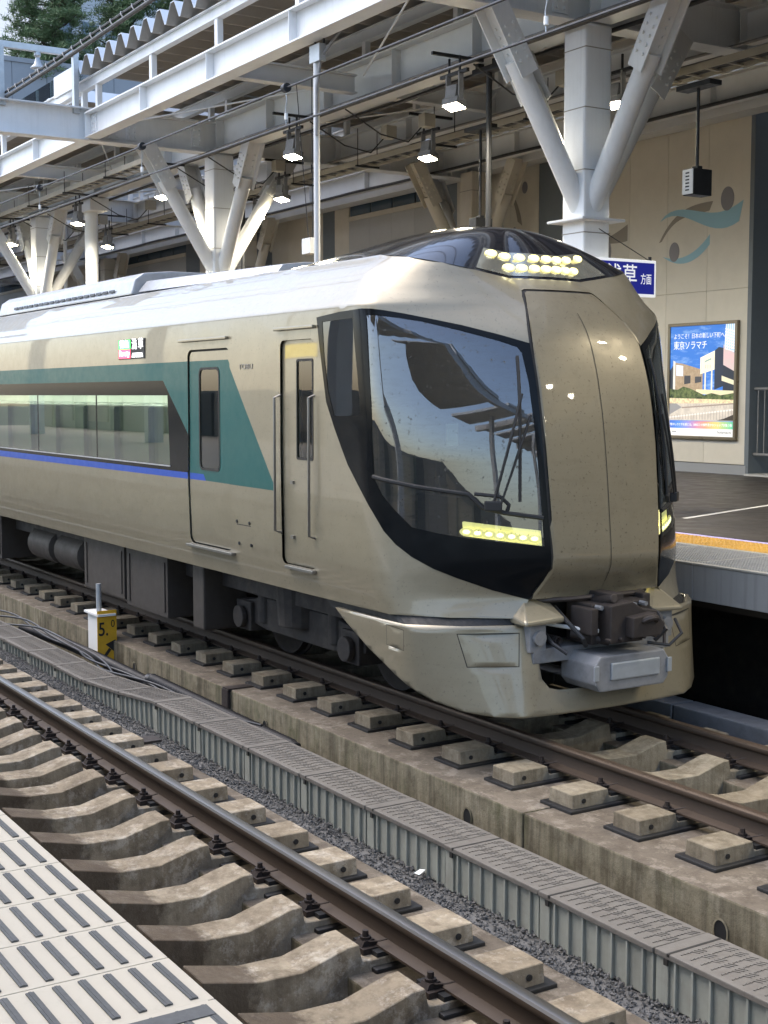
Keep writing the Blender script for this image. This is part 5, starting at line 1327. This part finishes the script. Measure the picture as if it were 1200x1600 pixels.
for k in range(11):
    MB().box(-57+10.4*k, -56.6+10.4*k, -5.2, -4.8, 1.0, 7.3).build('shaft', 'steelwhite', nc)

MT['signglow'] = emit('yellow_sign_glow', (1.0, .72, .02), 1.6)  # glow added so the unseen sign shows as a reflection on the train
ys = thing('exit_sign', 'yellow sign board with added glow over the near platform, out of frame', 'sign', (-21.9, -2.0, 3.3))
MB().box(-.7, .7, -.08, .0, -.16, .16).build('sign_case', 'white', ys, bevel=.01)
MB().box(-.68, .68, .001, .012, -.14, .14).build('sign_face', 'signglow', ys)
MB().cyl((-.6, -.04, .16), (-.6, -.04, 4.0), .02, n=8).cyl((.6, -.04, .16), (.6, -.04, 4.0), .02, n=8).build('hanger_rod', 'greybox', ys)

# ------------------------------------------------------------------ small canopy clutter
for X in [-2.6]+COLX[:3]:
    mb = MB().box(X+.2, X+.46, 8.478, 8.492, 6.83, 7.16)
    for r in range(4):
        for c in (0, 1): mb.cyl((X+.27+.11*c, 8.478, 6.88+.075*r), (X+.27+.11*c, 8.455, 6.88+.075*r), .02, .017, n=6)
    mb.build('splice_plate', 'steelwhite', can)
for j, (y, z) in enumerate(((10.74, 6.72), (10.68, 6.75), (11.27, 6.72), (13.3, 6.80), (15.7, 6.8))):
    MB().tube([(-56+.8*i, y+.012*math.sin(i*1.7+j), z+.008*math.sin(i*.9)) for i in range(73)], .022 if j % 2 else .03, 7).build('conduit', 'greybox' if j % 2 else 'cable', can, smooth=True)
for k, x in enumerate([-14.8, -19.2, -24.4, -29.1, -33.9, -18.1, -23.0, -32.1]):
    ya_ = 9.95 if k < 5 else 11.75
    MB().box(x-.02, x+.02, ya_, ya_+.8, 6.66, 6.70).build('lamp_rail', 'darkmetal', can)
    MB().box(x+.25, x+.43, 11.75, 11.95, 6.42, 6.62).build('junction_box', 'rack', can, bevel=.01)
    MB().tube([(x+.3, 11.8, 6.45), (x+.2, 11.6, 6.2), (x+.05, 11.2, 6.3), (x, 10.6, 6.62)], .012, 6).build('lamp_lead', 'cable', can, smooth=True)

# ------------------------------------------------------------------ window trim, coupler clutter
MB().box(-25.0, -11.55, YC-f_w(1.7)-.008, YC-f_w(1.7)+.004, 1.690, 1.702).build('window_trim', 'roofgrey', train)
for k, (pts, r, m) in enumerate((
        ([(-7.3, YC-.36, .88), (-7.1, YC-.40, .80), (-7.02, YC-.34, .70), (-7.06, YC-.28, .64)], .016, 'cable'),
        ([(-7.3, YC-.46, .72), (-7.14, YC-.50, .66), (-7.06, YC-.44, .60)], .014, 'cable'),
        ([(-7.3, YC+.36, .86), (-7.1, YC+.42, .80), (-7.0, YC+.40, .70), (-7.05, YC+.34, .62)], .016, 'cable'),
        ([(-7.3, YC+.48, .74), (-7.12, YC+.50, .70), (-7.08, YC+.46, .58)], .012, 'coupler'),
        ([(-7.35, YC-.52, .93), (-7.2, YC-.3, .945), (-7.2, YC+.3, .945), (-7.35, YC+.52, .93)], .018, 'coupler'))):
    MB().tube(pts, r, 8).build('air_hose', m, train, smooth=True)
for k in range(5):
    y = YC-.2+.1*k
    MB().cyl((-7.06, y, .90), (-6.99, y, .90), .018, n=6).build('coupler_bolt', 'greybox', cpo)
    MB().cyl((-6.94, y, .69), (-6.89, y, .69), .014, n=6).build('coupler_bolt', 'coupler', cpo)
MB().box(-7.20, -6.98, YC-.30, YC-.24, .72, .90).build('coupler_bracket', 'coupler', cpo, bevel=.008)
MB().box(-7.25, -7.02, YC-.10, YC+.02, .93, .985).build('coupler_bracket', 'coupler', cpo, bevel=.008)
sp_ = [(-7.36+.012*i/6, YC-.40+.03*math.cos(i*.6), .66+.03*math.sin(i*.6)) for i in range(80)]
MB().tube(sp_, .007, 5).build('coupler_spring', 'coupler', cpo, smooth=True)
for s_ in (-1, 1):
    MB().cyl((-7.22, YC+s_*.58, .70), (-7.17, YC+s_*.58, .70), .05, n=14).build('buffer_stub', 'greybox', train, smooth=True)
for y in (-.30, .36): MB().box(-6.93, -6.915, YC+y-.02, YC+y+.02, .42, .52).build('box_latch', 'galv', bxo, bevel=.003)
